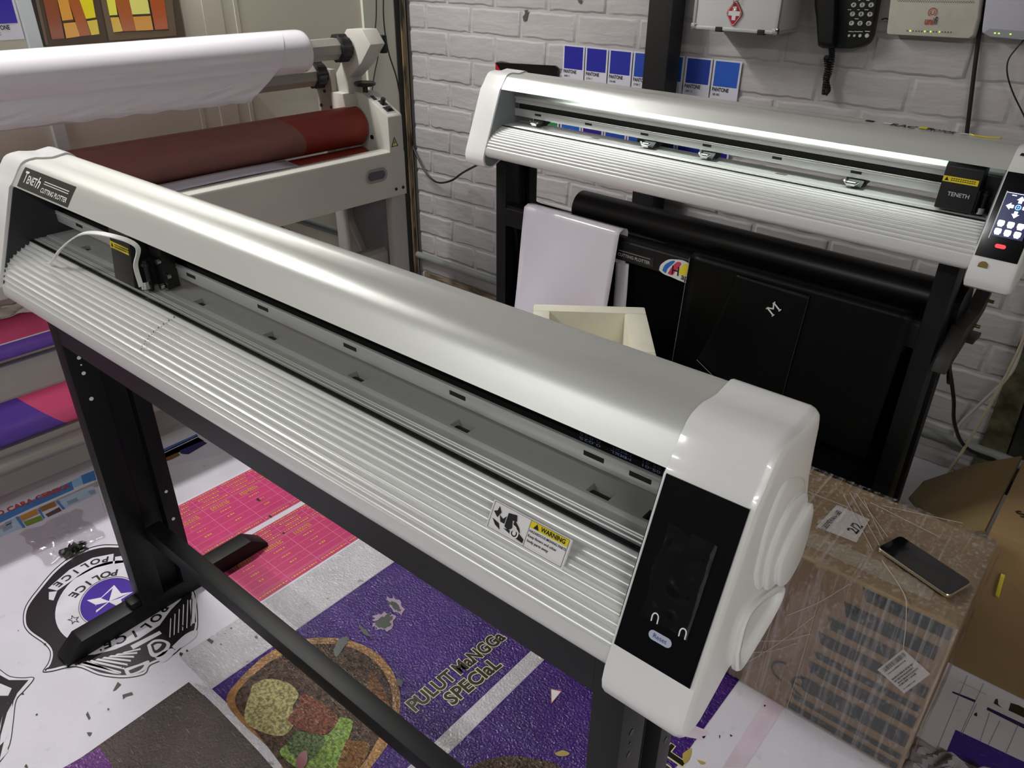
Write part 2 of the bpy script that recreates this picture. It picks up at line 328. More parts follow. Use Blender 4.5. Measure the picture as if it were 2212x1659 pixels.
    mb.poly([(cx0+.004, face(1.0885)-.0009, 1.085), (cx0+.012, face(1.0885)-.0009, 1.085), (cx0+.008, face(1.0885)-.0009, 1.0925)])
    if opt['name_on_carriage']: put_text(mb, 'TENETH', lambda u, v: Vector((cx0+.038+u, face(1.061+v)-.0012, 1.061+v)), .011, .040, .02)
    obj('sticker_print', mb, M_ink, cg, D, smooth=False)
    if opt['name_on_carriage']:
        mb = MB(); put_text(mb, 'TENETH', lambda u, v: Vector((cx0+.038+u, face(1.061+v)-.0016, 1.061+v)), .011, .040, .02)
        obj('carriage_lettering', mb, pm('grey_lettering', '#b9bcbc', .5), cg, D, smooth=False)
    bx = cx1+.012
    obj('blade_holder', MB().box(cx1, cx1+.003, .500, .535, 1.03, 1.075).cyl((bx, .511, 1.026), (bx, .511, 1.075), .0045, 12).cyl((bx, .511, 1.066), (bx, .511, 1.071), .007, 14).box(cx1+.003, cx1+.04, .525, .545, 1.03, 1.10), M_black, cg, D)
    obj('blade_nut', MB().cyl((bx, .504, 1.031), (bx, .504, 1.043), .0075, 16), M_chrome, cg, D)
    for x, y, z in ((cx1+.03, .523, 1.034), (cx1+.034, .524, 1.075), (cx1+.044, .53, 1.052)):
        obj('adjusting_screw', MB().cyl((x, y, z), (x, y-.006, z), .0042, 12), M_chrome, cg, D)
    # ---- control panel on the right end cap
    def pan(u, v, off=0.): # u from the left edge, v from the bottom
        n = Vector((0, -PAN_V.z, PAN_V.y)); return Vector((-.2285+u, 0, 0)) + PAN_O + PAN_V*v + n*off
    n0 = -.0004
    pw, v0, v1 = .0735, .024, PAN_L+.001
    mb = MB().loft([[pan(0, v0, -.002), pan(pw, v0, -.002), pan(pw, v1, -.002), pan(0, v1, -.002)], [pan(0, v0, .0010), pan(pw, v0, .0010), pan(pw, v1, .0010), pan(0, v1, .0010)]])
    cp = obj('control_panel', mb, M_glass, cr, D, smooth=False)
    cp.parent = t
    def pquad(mb, u0, u1, a0, a1, off): mb.poly([pan(u0, a0, off), pan(u1, a0, off), pan(u1, a1, off), pan(u0, a1, off)])
    def pround(mb, cu, cv, w, h, r, off, n=6):
        pts = []
        for sx, sy, a in ((1, 1, 0), (-1, 1, 90), (-1, -1, 180), (1, -1, 270)):
            for k in range(n+1): pts.append(pan(cu+sx*(w/2-r)+r*math.cos(R(a+90*k/n)), cv+sy*(h/2-r)+r*math.sin(R(a+90*k/n)), off))
        mb.poly(pts)
    if opt['screen_on']:
        mb = MB(); pquad(mb, .011, .0665, .066, .150, .0014); s_ = obj('screen', mb, pm('lit_screen', '#11163c', .2, emit=1.2), cp, D, smooth=False)
        mb = MB(); ic = .039; cv = .124
        for a in range(4):
            ca, sa = math.cos(R(90*a)), math.sin(R(90*a))
            sh = [(-.003, .0075), (-.003, .013), (-.0065, .013), (0, .0205), (.0065, .013), (.003, .013), (.003, .0075)]
            mb.poly([pan(ic+p[0]*ca-p[1]*sa, cv+(p[0]*sa+p[1]*ca), .0018) for p in sh])
        for j in range(2):
            for i in range(3): pround(mb, .022+i*.0165, .0915-j*.0155, .0115, .0100, .0025, .0018)
        for j in range(2):
            for i in range(3):
                for k in range(4): pquad(mb, .0180+i*.0165+k*.0021, .0196+i*.0165+k*.0021, .0845-j*.0155, .0860-j*.0155, .0018)
        pquad(mb, .012, .0655, .1478, .1484, .0018)
        for k in range(4): pquad(mb, .022+k*.002, .0236+k*.002, .1435, .1452, .0018)
        obj('screen_icons', mb, pm('lit_icons', '#eef6ff', .3, emit=2.2), s_, D, smooth=False)
        mb = MB(); ring = [pan(ic+.0052*math.cos(2*math.pi*k/20), cv+.0052*math.sin(2*math.pi*k/20), .0018) for k in range(20)]; inr = [pan(ic+.0036*math.cos(2*math.pi*k/20), cv+.0036*math.sin(2*math.pi*k/20), .0018) for k in range(20)]
        mb.loft([ring, inr], caps=False); pquad(mb, ic-.0004, ic+.0004, cv-.0034, cv+.0034, .0018); pquad(mb, ic-.0034, ic+.0034, cv-.0004, cv+.0004, .0018)
        obj('screen_icons', mb, pm('lit_icon_blue', '#7fb6ff', .3, emit=1.6), s_, D, smooth=False)
        mb = MB(); pround(mb, .036, .049, .0185, .0075, .0037, .0016); obj('reset_button', mb, pm('red_lit_button', '#e8313c', .3, emit=1.4), cp, D, smooth=False)
        mb = MB().loft([[pan(.0108, .060, .0012), pan(.0128, .060, .0012), pan(.0128, .150, .0012), pan(.0108, .150, .0012)], [pan(.0110, .060, .0032), pan(.0126, .060, .0032), pan(.0126, .150, .0032), pan(.0110, .150, .0032)]])
        obj('film_edge', mb, pm('clear_film_edge', '#f2f4f4', .25), cp, D)
        mb = MB(); pts = [pan(.012, .004, .0016), pan(.029, .004, .0016)]+[pan(.012+.017*.5+.0085*math.cos(R(a)), .0085+.0075*math.sin(R(a)), .0016) for a in range(0, 181, 20)]
        mb.poly(pts); obj('cap_sticker', mb, pm('olive_sticker', '#7a6424', .5), cr, D, smooth=False)
    else:
        mb = MB()
        mb.grid(lambda a, b: pan(.0145+.045*a+.004*math.sin(b*9)*(1-a)*.4, .062+.085*b, .0016+.0013*mnoise.noise(Vector((a*4, b*7, 1.3)))+.0025*max(0, .08-min(a, 1-a))*8), 22, 40)
        obj('protective_film', mb, glassy('panel_film', .16, .10, '#dfe2ea', .25, 60, (1, .4, 1)), cp, D)
        mb = MB(); pround(mb, .0375, .0505, .0215, .0085, .0042, .0016); rb = obj('reset_button', mb, pm('pale_button', '#b9bfd2', .35), cp, D, smooth=False)
        mb = MB(); put_text(mb, 'Reset', lambda u, v: pan(.0375+u, .0505+v, .0019), .006, .0125); obj('button_lettering', mb, pm('button_ink', '#3c4c86', .5), rb, D, smooth=False)
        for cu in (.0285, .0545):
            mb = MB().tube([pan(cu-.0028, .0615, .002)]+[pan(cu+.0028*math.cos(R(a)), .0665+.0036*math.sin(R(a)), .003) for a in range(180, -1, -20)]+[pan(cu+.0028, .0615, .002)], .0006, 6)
            obj('film_glint', mb, pm('white_film_glint', '#f6f7f7', .3), cp, D)  # white arcs painted as lamp reflections in the curled film
    # ---- stand
    hz = .902+opt['dz']
    for x0 in lx:
        lg = obj('leg', MB().prism(leg_outline(x0, x0+.041), 'z', .046, hz+.03), M_stand, t, M, bev=.0012)
        for (y, z, r) in opt['hole_discs'](x0): obj('bolt', MB().cyl((x0+.0405, y, z), (x0+.0416, y, z), r, 12), opt['hole_mat'](x0), lg, M)  # flat discs standing in for holes through the leg
        f0 = opt['foot']; ft = obj('foot', MB().prism([(f0, 0), (f0, .013), (f0+.045, .05), (.820, .05), (.868, .013), (.868, 0)], 'x', x0-.012, x0+.040), M_stand, t, M, bev=.002)
        obj('foot_bracket', MB().box(x0+.003, x0+.038, .478, .503, .05, .068), M_stand, ft, M, bev=.002)
    a, b = lx[0]+.04, lx[1]
    z0, z1 = opt['beam']
    obj('upper_beam', MB().prism([(.5035, z0), (.5035, z1-.012), (.506, z1-.008), (.506, z1), (.545, z1), (.545, z0)], 'x', a, b), M_stand, t, M, bev=.001)
    if opt['bar']: obj('crossbar', MB().box(a, b, *opt['bar']), M_stand, t, M, bev=.002)
    return t, D
FPm = frame(.9)
def holes_front(x0):
    if x0 < -1: return [(.528, .745, .0042), (.528, .728, .0018), (.528, .708, .0042), (.528, .645, .0046), (.630, .335, .0040), (.630, .250, .0044)]
    return [(.528, .725, .0046), (.528, .705, .0022), (.528, .685, .0046), (.632, .60, .0046)]
M_light_hole = pm('bright_hole', '#f2f1f0', .3); M_dark_bolt = pm('dark_bolt', '#08080a', .4)  # disc colours imitate the bright floor or the dark seen through leg holes
fp, FD = plotter(FPm, 'white and silver cutting plotter in front, with a dark unlit control panel', dict(dz=0, legs=(-1.648, -.292), inner=M_dark, boss=True, foot=.306, capz=.950, tray_drop=.013, rear=M_dark, platen=M_platen, rail=M_alu, belt_text=True, led=0, pinch=[], carr=(-1.232, -1.168), name_on_carriage=False, screen_on=False, beam=(.784, .925), bar=(.558, .597, .225, .265), hole_discs=holes_front, hole_mat=lambda x: M_light_hole if x < -1 else M_dark_bolt))
# brand plate on the left end of the hood
mb = MB(); strip_on_cover(mb, -1.537, -1.34, .0028, .0395, .0006); lb = obj('brand_plate', mb, pm('black_gloss_plate', '#0d0d0f', .2), fp, FD)
mb = MB(); L_ = lambda x, s: (lambda u, v: cover_at(x+u, s+v, .0011))
put_text(mb, 'T', L_(-1.517, .0225), .029, .014, .02); put_text(mb, 'ENET', L_(-1.489, .0200), .0200, .037, .02); put_text(mb, 'h', L_(-1.4625, .0215), .027, .013, .02, .2)
put_text(mb, 'CUTTING PLOTTER', L_(-1.398, .0125), .0115, .098, .02)
for s in (.0235, .0275): strip_on_cover(mb, -1.445, -1.353, s, s+.0014, .0011, 1)
obj('plate_lettering', mb, M_letter, lb, FD, smooth=False)
# hazard label over the flutes
A0, A1 = Vector((.4475, .9985)), Vector((.4615, 1.0245)); lv = (A1-A0).normalized(); lnr = Vector((-lv.y, lv.x))
def haz(u, v, off=.0006): p = A0+lv*v+lnr*(.0022+off); return Vector((-.3965+u, p.x, p.y))
LW_, LH_ = .0945, (A1-A0).length
def hq(mb, u0, u1, v0, v1, off): mb.poly([haz(u0, v0, off), haz(u1, v0, off), haz(u1, v1, off), haz(u0, v1, off)])
mb = MB().loft([[haz(0, 0, -.002), haz(LW_, 0, -.002), haz(LW_, LH_, -.002), haz(0, LH_, -.002)], [haz(0, 0), haz(LW_, 0), haz(LW_, LH_), haz(0, LH_)]])
hl = obj('hazard_label', mb, M_paper, fp, FD, smooth=False)
mb = MB(); hq(mb, .0478, .0925, LH_-.0082, LH_-.0012, .0009); obj('label_band', mb, M_yellow, hl, FD, smooth=False)
mb = MB()
for u0, u1, v0, v1 in ((.002, .0925, LH_-.0012, LH_-.0008), (.002, .0925, .0012, .0016), (.002, .0024, .0012, LH_-.001), (.0922, .0926, .0012, LH_-.001), (.0474, .0478, .0012, LH_-.001)): hq(mb, u0, u1, v0, v1, .0010)
H_ = lambda u, v: (lambda a, b: haz(u+a, v+b, .0012))
put_text(mb, 'WARNING', H_(.0745, LH_-.0048), .0062, .0285, .03); put_text(mb, 'HAZARDOUS MOVING PARTS', H_(.0705, LH_-.0112), .0034, .043, .02)
put_text(mb, 'Keep fingers and other', H_(.066, LH_-.0160), .0036, .034, .02); put_text(mb, 'body parts away', H_(.0625, LH_-.0208), .0036, .025, .02)
mb.poly([haz(.0520, LH_-.0074, .0012), haz(.0585, LH_-.0074, .0012), haz(.0553, LH_-.0020, .0012)])
for poly in ([(.021, .010), (.021, .024), (.031, .026), (.033, .020), (.028, .019), (.030, .012), (.026, .008)], [(.004, .019), (.010, .0145), (.013, .021), (.009, .026), (.008, .021)], [(.012, .018), (.017, .016), (.020, .020), (.020, .012), (.015, .012)], [(.030, .021), (.038, .015), (.040, .011), (.037, .012), (.034, .015), (.030, .016)], [(.020, .008), (.030, .0055), (.046, .0035), (.046, .0075), (.038, .011), (.030, .009)], [(.005, .012), (.014, .010), (.017, .0045), (.010, .007)]): mb.poly([haz(p[0], p[1]*LH_/.0295, .0012) for p in poly])
obj('label_print', mb, M_ink, hl, FD, smooth=False)
mb = MB(); mb.loft([[haz(.034+.0052*math.cos(2*math.pi*k/20), .0085+.0052*math.sin(2*math.pi*k/20), .0014) for k in range(20)], [haz(.034+.0036*math.cos(2*math.pi*k/20), .0085+.0036*math.sin(2*math.pi*k/20), .0014) for k in range(20)]], caps=False); mb.poly([haz(.034+.0022*math.cos(2*math.pi*k/16), .0085+.0022*math.sin(2*math.pi*k/16), .0014) for k in range(16)])
obj('label_print', mb, M_paper, hl, FD, smooth=False)
# a broken grey line across the flutes
mb = MB()
for f in range(NF-1, 1, -1):
    for k in range(1, 8):
        if k in (3, 4, 5): continue
        i = f*8+k; p, q = FLUTE[i], FLUTE[i+1]; x = -1.046-.012*(NF-f)/NF
        n_ = Vector((-(q-p).y, (q-p).x)).normalized()*.0005; w = .0012
        mb.poly([(x-w, p.x+n_.x, p.y+n_.y), (x+w, p.x+n_.x, p.y+n_.y), (x+w, q.x+n_.x, q.y+n_.y), (x-w, q.x+n_.x, q.y+n_.y)])
obj('grey_mark', mb, pm('mark_grey', '#5f615f', .6), fp, FD, smooth=False)
# white cable tie looped through the carriage
zt = catmull([(-1.146, .492, 1.040), (-1.143, .49, 1.075), (-1.118, .488, 1.112), (-1.150, .470, 1.126), (-1.215, .455, 1.119), (-1.30, .450, 1.078), (-1.375, .456, 1.036), (-1.428, .462, 1.0165)], 8)
mb = MB(); rings = []
for i, p in enumerate(zt):
    tt = (zt[min(i+1, len(zt)-1)]-zt[max(i-1, 0)]).normalized(); s_ = Vector((.15, .9, .35)); s_ = (s_-tt*s_.dot(tt)).normalized(); n_ = tt.cross(s_); w = .0034*(1 if i < len(zt)-8 else max(.25, (len(zt)-i)/9)); rings.append([p+s_*w+n_*.001, p-s_*w+n_*.001, p-s_*w-n_*.001, p+s_*w-n_*.001])
mb.loft(rings)
tie = obj('cable_tie', mb, pm('white_nylon', '#f3f3ee', .35), None, FD, at=FD @ zt[0]); tag(tie, 'white nylon cable tie sticking out of the black blade carriage, curving left', 'cable tie')
# rear plotter
_q = frame(-2.5) @ Vector((-.08, 1.225, 0)); RPm = frame(-2.5, _q.x, _q.y, 0)
M_inner2 = pm('grey_inner_plate', '#7d8184', .4, metal=.3)
rp, RD = plotter(RPm, 'white and silver cutting plotter by the brick wall, with a lit control screen', dict(dz=.02, legs=(-1.591, -.303), inner=M_inner2, boss=False, foot=.405, capz=0, tray_drop=0, rear=pm('white_rear_panel', '#e9ecea', .4), platen=M_alu, rail=M_alu, belt_text=False, led=26., pinch=(-1.462, -1.071, -.895, -.526), carr=(-.340, -.270), name_on_carriage=True, screen_on=True, beam=(.735, .80), bar=(.558, .597, .40, .422), hole_discs=lambda x: [], hole_mat=lambda x: M_stand))
M_wrong = None
# coloured decals stuck on the rear hood
mb = MB(); strip_on_cover(mb, -.455, -.335, .060, .094, .0008); dk = MB()
dkb = MB(); put_text(dkb, 'RAC', lambda u, v: cover_at(-.462+u, .108+v, .0012), .022, .050, .02, .25); put_text(dkb, 'MOTOR', lambda u, v: cover_at(-.386+u, .108+v, .0012), .022, .052, .02, .25)
strip_on_cover(dkb, -.543, -.525, .106, .116, .001, 2); strip_on_cover(dkb, -.43, -.405, .116, .124, .001, 2)
hd = obj('decal', dkb, M_ink, rp, RD, smooth=False)
mb = MB(); strip_on_cover(mb, -.505, -.488, .106, .116, .001, 2); strip_on_cover(mb, -.385, -.37, .114, .124, .001, 2); strip_on_cover(mb, -.352, -.338, .108, .116, .001, 2); strip_on_cover(mb, -.434, -.430, .075, .083, .001, 1); strip_on_cover(mb, -.452, -.44, .112, .128, .001, 2)
for (x, s) in ((-.40, .092), (-.38, .070)): strip_on_cover(mb, x-.03, x-.015, s+.03, s+.036, .001, 1)
obj('decal', mb, M_paper, rp, RD, smooth=False)
mb = MB(); strip_on_cover(mb, -.432, -.416, .106, .120, .0014, 2); mb.tube([cover_at(x, s, .001) for x, s in ((-.335, .116), (-.325, .110), (-.295, .112), (-.280, .116), (-.278, .126))], .0015, 5)
obj('decal', mb, M_yellow, rp, RD, smooth=False)
mb = MB(); strip_on_cover(mb, -.592, -.577, .122, .126, .001, 1); obj('decal', mb, pm('red_decal', '#a5242c', .5), rp, RD, smooth=False)
mb = MB().poly([cover_at(-.222+a, s, .004) for a, s in ((0, .030), (.04, .030), (.04, .054), (.004, .054))]); dd = obj('cap_decal', mb, M_ink, rp, RD, smooth=False)
mb = MB(); put_text(mb, 'RS', lambda u, v: cover_at(-.204+u, .042+v, .0046), .020, .026, .03, .2); obj('cap_decal_lettering', mb, M_letter, dd, RD, smooth=False)
# lettering, sticker and roll bars of the rear stand
def rb_(x, z, off): return Vector((x, .503-off, z))
mb = MB().poly([rb_(-1.22, .742, .0006), rb_(-.992, .742, .0006), rb_(-.992, .770, .0006), rb_(-1.22, .770, .0006)]); bp_ = obj('brand_plate', mb, pm('black_gloss_plate', '#0d0d0f', .2), rp, RPm, smooth=False)
mb = MB(); put_text(mb, 'CUTTING PLOTTER', lambda u, v: rb_(-1.057+u, .7515+v, .0010), .0125, .108, .02); mb.poly([rb_(-1.11, .7625, .001), rb_(-1.003, .7625, .001), rb_(-1.003, .7640, .001), rb_(-1.11, .7640, .001)]); obj('plate_lettering', mb, pm('dim_lettering', '#9c9c98', .5), bp_, RPm, smooth=False)
blob = catmull([rb_(x, z, .0008) for x, z in ((-.972, .740), (-.968, .757), (-.948, .776), (-.925, .783), (-.900, .786), (-.880, .780), (-.868, .763), (-.874, .742), (-.882, .728), (-.905, .728), (-.93, .731), (-.955, .733), (-.972, .740))], 5)[:-1]
sk = obj('sticker', MB().poly(blob), M_paper, rp, RPm, smooth=False)
for col, pts in (('#2a6fc4', [(-.962, .742), (-.955, .760), (-.936, .776), (-.926, .776), (-.945, .752), (-.950, .738)]), ('#d33a5e', [(-.944, .738), (-.932, .762), (-.918, .778), (-.906, .775), (-.922, .748), (-.930, .737)]), ('#efdf2c', [(-.912, .748), (-.903, .772), (-.889, .779), (-.876, .768), (-.884, .754), (-.898, .744)])):
    obj('sticker_splash', MB().poly(catmull([rb_(x, z, .0012) for x, z in pts+pts[:1]], 4)[:-1]), pm('sticker_'+col[1:], col, .45), sk, RPm, smooth=False)
mb = MB(); put_text(mb, 'H', lambda u, v: rb_(-.921+u, .751+v, .0016), .036, None, .01); put_text(mb, 'ap', lambda u, v: rb_(-.891+u, .741+v, .0016), .024, None, .01); obj('sticker_print', mb, M_ink, sk, RPm, smooth=False)
for y, z in ((.575, .765), (.64, .775)): obj('roll_bar', MB().cyl((-1.55, y, z), (-.303, y, z), .012, 14), M_chrome, rp, RPm)
br = obj('roll_bracket', MB().prism([(.497, .70), (.60, .742), (.70, .79), (.715, .83), (.70, .835), (.655, .80), (.56, .79), (.51, .735)], 'x', -.255, -.225).box(-.255, -.21, .60, .66, .742, .752), pm('dark_bracket_steel', '#2c2b29', .5, metal=.3), rp, RPm, bev=.002)
for y, z in ((.695, .815), (.63, .775)): obj('bolt', MB().cyl((-.225, y, z), (-.212, y, z), .004, 10), pm('brass_bolt', '#8a8050', .3, metal=1.), br, RPm)
obj('bracket_spacer', MB().prism([(.52, .715), (.56, .74), (.575, .735), (.535, .69)], 'x', -.250, -.232), M_paper, br, RPm)
# media: black roll on the bars, sheets hanging over the beam
mb = MB().cyl((-1.33, .605, .822), (-.25, .605, .822), .047, 28); vr = obj('vinyl_roll', mb, pm('black_vinyl', '#0c0c0c', .36, bump=.03, bscale=40, spec=.3), None, RPm, at=RPm @ Vector((-.8, .605, .775)))
tag(vr, 'long black vinyl roll lying on the bars under the lit plotter', 'vinyl roll')
# ------------------------------------------------------------------ sheets hanging on the rear stand
M_bsheet = pm('black_vinyl_sheet', '#060606', .42, bump=.04, bscale=14, spec=.15)
M_edge = pm('vinyl_cut_edge', '#9a9a98', .5)
def drape(name, x0, x1, zt, zb, yf, skew=0., back=.10, mat=M_bsheet, wave=.004, M=RPm, thick=.0012):
    """a sheet folded over the beam: up the back a little, over the top, down the front"""
    def fn(a, b):
        L1, L2 = back, .03; tot = L1+L2+(zt-zb); s = b*tot; xx = x0+(x1-x0)*a
        if s < L1: y, z, k = yf+.042, zt-L1+s, 0
        elif s < L1+L2: q = (s-L1)/L2*math.pi; y, z, k = yf+.021+.021*math.cos(q), zt+.010*math.sin(q), 0
        else: k = (s-L1-L2)/(zt-zb); y, z = yf-.012*k+wave*math.sin(a*7+k*3)*k, zt-(zt-zb)*k
        return Vector((xx+skew*k, y, z))
    return obj(name, MB().grid(fn, 20, 60), mat, None, M, at=M @ Vector(((x0+x1)/2, yf, zb)), thick=thick, smooth=60)
M_wsheet = pm('white_gloss_vinyl', '#e3e0ea', .16, coat=.4, bump=.05, bscale=9)
ws = drape('vinyl_sheet', -1.455, -1.10, .815, .36, .485, -.045, mat=M_wsheet, wave=.012); tag(ws, 'white glossy vinyl sheet folded over the stand beam of the lit plotter', 'vinyl sheet')
w2 = obj('vinyl_sheet', MB().grid(lambda a, b: Vector((-1.135+.045*a, .530+.004*math.sin(b*5), .72-.42*b)), 4, 20), M_wsheet, None, RPm, at=RPm @ Vector((-1.1, .53, .30)), thick=.001); tag(w2, 'narrow white vinyl strip hanging behind the folded white sheet', 'vinyl sheet')
b0 = obj('media_basket', MB().grid(lambda a, b: Vector((-1.545+1.24*a, .548+.10*math.sin(math.pi*min(1, b*1.15))*(.25+.75*b), .733-.66*b)), 24, 40), pm('black_basket_cloth', '#060606', .85, spec=.1), None, RPm, at=RPm @ Vector((-.9, .6, .07)), thick=.002); tag(b0, 'black cloth media basket hanging between the legs of the lit plotter', 'media basket')
b1 = drape('vinyl_sheet', -.872, -.318, .806, .435, .484, -.011, wave=.005); tag(b1, 'wide black vinyl sheet folded over the beam, left edge beside the coloured sticker', 'vinyl sheet')
mb = MB().tube([(-.873-.011*k, .4825-.012*k+.005*math.sin(3*k)*k, .806-.371*k) for k in [i/30 for i in range(31)]], .0006, 5); obj('cut_edge', mb, M_edge, b1, RPm)
def flapf(a, b):
    A_ = Vector((-.735+.190*a, 0, .798)); B_ = Vector((-.795+.235*a, 0, .548-.135*a)); p = A_+(B_-A_)*b; k = (.806-p.z)/.371
    return Vector((p.x, .4805-.012*k+.005*math.sin((p.x+.872)/.554*7+k*3)*k-.0016-.020*max(0, (b-.55)/.45)**2*(1-a)**1.5, p.z))
b2 = obj('vinyl_sheet', MB().grid(flapf, 20, 30), M_bsheet, None, RPm, at=RPm @ Vector((-.66, .46, .5)), thick=.0008, smooth=60); tag(b2, 'black vinyl sheet printed with a white letter, lower left corner curling out', 'vinyl sheet')
P = plane(flapf(.62, .17)-Vector((0, .0016, 0)), (.62, 0, .78), (-.78, 0, .62), .001); mb = MB(); put_text(mb, 'M', P, .032, .026, .0)
for (u, v) in ((-.0115, -.0115), (.0115, -.0115), (-.0115, .0115), (.0115, .0115)): mb.poly([P(u-.0042, v-.0012), P(u+.0042, v-.0012), P(u+.0042, v+.0012), P(u-.0042, v+.0012)])
obj('lettering', mb, M_letter, b2, RPm, smooth=False)
mb = MB().tube([flapf(i/20, 1) for i in range(21)], .0008, 5); obj('cut_edge', mb, M_edge, b2, RPm)
mb = MB().tube([flapf(1, i/20)-Vector((0, .0006, 0)) for i in range(21)], .0004, 5); obj('cut_edge', mb, pm('dim_cut_edge', '#4a4a4a', .5), b2, RPm)
# ------------------------------------------------------------------ room
M_brick = pm('white_foam_brick', '#bdb9b9', .62, var=.10, vscale=5., bump=.5, bscale=24, stretch=(.5, 1, 1.4), bdist=.009)
mb = MB(); RH, BLn = .1035, .2690
mb.add([(-2.79, YW+.005, 0), (2.2, YW+.005, 0), (2.2, YW+.005, 2.75), (-2.79, YW+.005, 2.75)], [(0, 1, 2, 3)])
row = 0; zr = 1.190-12*RH
rnd = random.Random(3)
while zr < 2.75:
    off = -2.667-2*BLn + (.131 if row % 2 else 0); k = 0
    while True:
        x0 = off+k*BLn; k += 1
        if x0 > 2.2: break
        a, b, c, d = max(x0+.005, -2.79), min(x0+BLn-.005, 2.2), max(zr+.0045, 0), min(zr+RH-.0045, 2.75)
        if b-a < .03 or d-c < .02: continue
        j = lambda s=.0022: rnd.uniform(-s, s); y0, y1, t_ = YW+.012, YW+rnd.uniform(-.0015, .0015), .0055
        n0 = 9; ob = []; inn = []
        top = [(a+(b-a)*i/n0, d+j()) for i in range(n0+1)]; bot = [(b-(b-a)*i/n0, c+j(.003)) for i in range(n0+1)]
        lp = bot+top; y0 = YW+.005; ring0 = [(p[0], y0, p[1]) for p in lp]; cx_, cz_ = (a+b)/2, (c+d)/2
        ring1 = [(p[0]+(t_ if p[0] < cx_ else -t_)*(1 if abs(p[0]-cx_) > (b-a)*.45 else 0), y1+.0015, p[1]+(t_*.8 if p[1] < cz_ else -t_*.8)) for p in lp]
        ring2 = [(cx_+(q[0]-cx_)*.965, y1, cz_+(q[2]-cz_)*.93) for q in ring1]
        mb.loft([ring0, ring1, ring2], caps=False); mb.poly([Vector(p) for p in ring2])
    zr += RH; row += 1
struct(obj('wall_back', mb, M_brick, smooth=50, at=(0, YW, 0)))
M_cream = pm('cream_wall_paint', '#d3cfbd', .5, var=.06, vscale=2.5)
struct(obj('wall_left', MB().box(XW-.06, XW, -2.4, YW, 0, 2.75), M_cream, at=(XW, 0, 0)))
struct(obj('wall_right', MB().box(2.2, 2.26, -2.4, YW, 0, 2.75), M_cream, at=(2.2, 0, 0)))
struct(obj('wall_front', MB().box(-2.85, 2.26, -2.46, -2.4, 0, 2.75), pm('unlit_wall', '#2e2d2c', .7), at=(0, -2.4, 0)))  # unseen wall coloured dark as if unlit, so glass reflects black
struct(obj('ceiling', MB().box(-2.85, 2.26, -2.46, YW+.06, 2.75, 2.81), pm('grey_ceiling', '#454441', .8), at=(0, 0, 2.75)))
M_floor = printed('white_floor_vinyl', '#d3cfd6', .12, dirt=.15, rough=.34, var=.07, glit=.08, scol='#efedf2')
struct(obj('floor', MB().box(-2.85, 2.26, -2.46, YW+.06, -.05, 0), M_floor, at=(0, 0, 0)))
struct(obj('wall_outside', MB().box(-2.85, 2.26, YW+.02, YW+.08, 0, 2.75), pm('wall_core', '#4a4642', .9), at=(0, YW, 0)))
# corner: rough timber edge and dark gap
M_timber = pm('stained_timber', '#8a7452', .7, col2='#2e2a22', vscale=9, stretch=(6, 6, 1), bump=.4, bscale=40)
struct(obj('trim_1', MB().box(XW, XW+.026, YW-.052, YW-.030, 0, 2.75), M_timber, at=(XW, YW, 0)))
struct(obj('trim_2', MB().box(XW, XW+.018, YW-.080, YW-.052, 0, 2.75), pm('dark_gap', '#232622', .8), at=(XW, YW, 0)))
struct(obj('trim_3', MB().box(XW, XW+.014, YW-.25, YW-.080, 0, 2.75), pm('pale_trim_board', '#d0d0c2', .45), at=(XW, YW-.2, 0)))
M_trim = pm('pale_blue_trim', '#c9cfd2', .45)
a, b = SW(35, 0), SW(68, 0)
struct(obj('trim_4', MB().box(XW, XW+.02, .985, 1.022, .6, 2.75), M_trim, at=(XW, 1, .6)))
for i, (ya, yb) in enumerate(((1.505, 1.520), (1.585, 1.66), (1.71, 1.725))):
    struct(obj('trim_%d' % (5+i), MB().box(XW, XW+.0025, ya, yb, 0, 2.75), pm('cream_trim', '#cdc8b6', .45), at=(XW, ya, 0)))
struct(obj('trim_8', MB().prism([(-.178, 0), (-.178, .5), (-.165, .56), (-.12, .58), (-.10, 0)], 'y', YW-.02, YW+.012), pm('mossy_timber', '#6e6a4e', .8, col2='#33341f', vscale=12, bump=.5, bscale=30), at=(-.14, YW, 0)))
struct(obj('trim_9', MB().box(-.10, -.02, YW-.03, YW+.012, 0, .56), pm('dark_beyond_post', '#2b2c22', .85, col2='#12140f', vscale=9), at=(-.06, YW, 0)))  # dark box painted as the unlit space beyond the post
M_pipe = pm('grey_conduit', '#8f9290', .5, var=.1)
o = obj('conduit_pipe', MB().cyl((-2.77, YW-.03, .150), (-.02, YW-.03, .122), .016, 14), M_pipe, at=(-1.4, YW-.03, .12)); tag(o, 'grey conduit pipe running low along the brick wall', 'pipe')
o = obj('conduit_pipe', MB().cyl(SW(640, 472, .03), SW(765, 512, .03), .018, 14), pm('dark_grey_conduit', '#6c716f', .5), at=SW(700, 490, .03)); tag(o, 'dark grey pipe on the cream wall under the laminating machine', 'pipe')
mb = MB(); 
for k in range(9):
    p = SW(575+k*15, 478+k*9+rnd.uniform(-4, 4), .004); q = .018+rnd.random()*.012
    mb.poly([p+Vector((0, q*math.cos(t*1.05)*rnd.uniform(.7, 1.3), .8*q*math.sin(t*1.05)*rnd.uniform(.7, 1.3))) for t in range(6)])
struct(obj('trim_10', mb, pm('flaking_paint', '#8d8468', .8, col2='#5a5344', vscale=20), at=SW(640, 510, .004), smooth=False))
# wooden strip behind the left end of the rear plotter
struct(obj('baseboard_back', MB().box(-2.74, -1.60, YW-.012, YW, 0, .055), pm('bare_timber_batten', '#9c8a6c', .7, col2='#5f5240', vscale=10, stretch=(1, 6, 6)), at=(-2.2, YW, 0)))
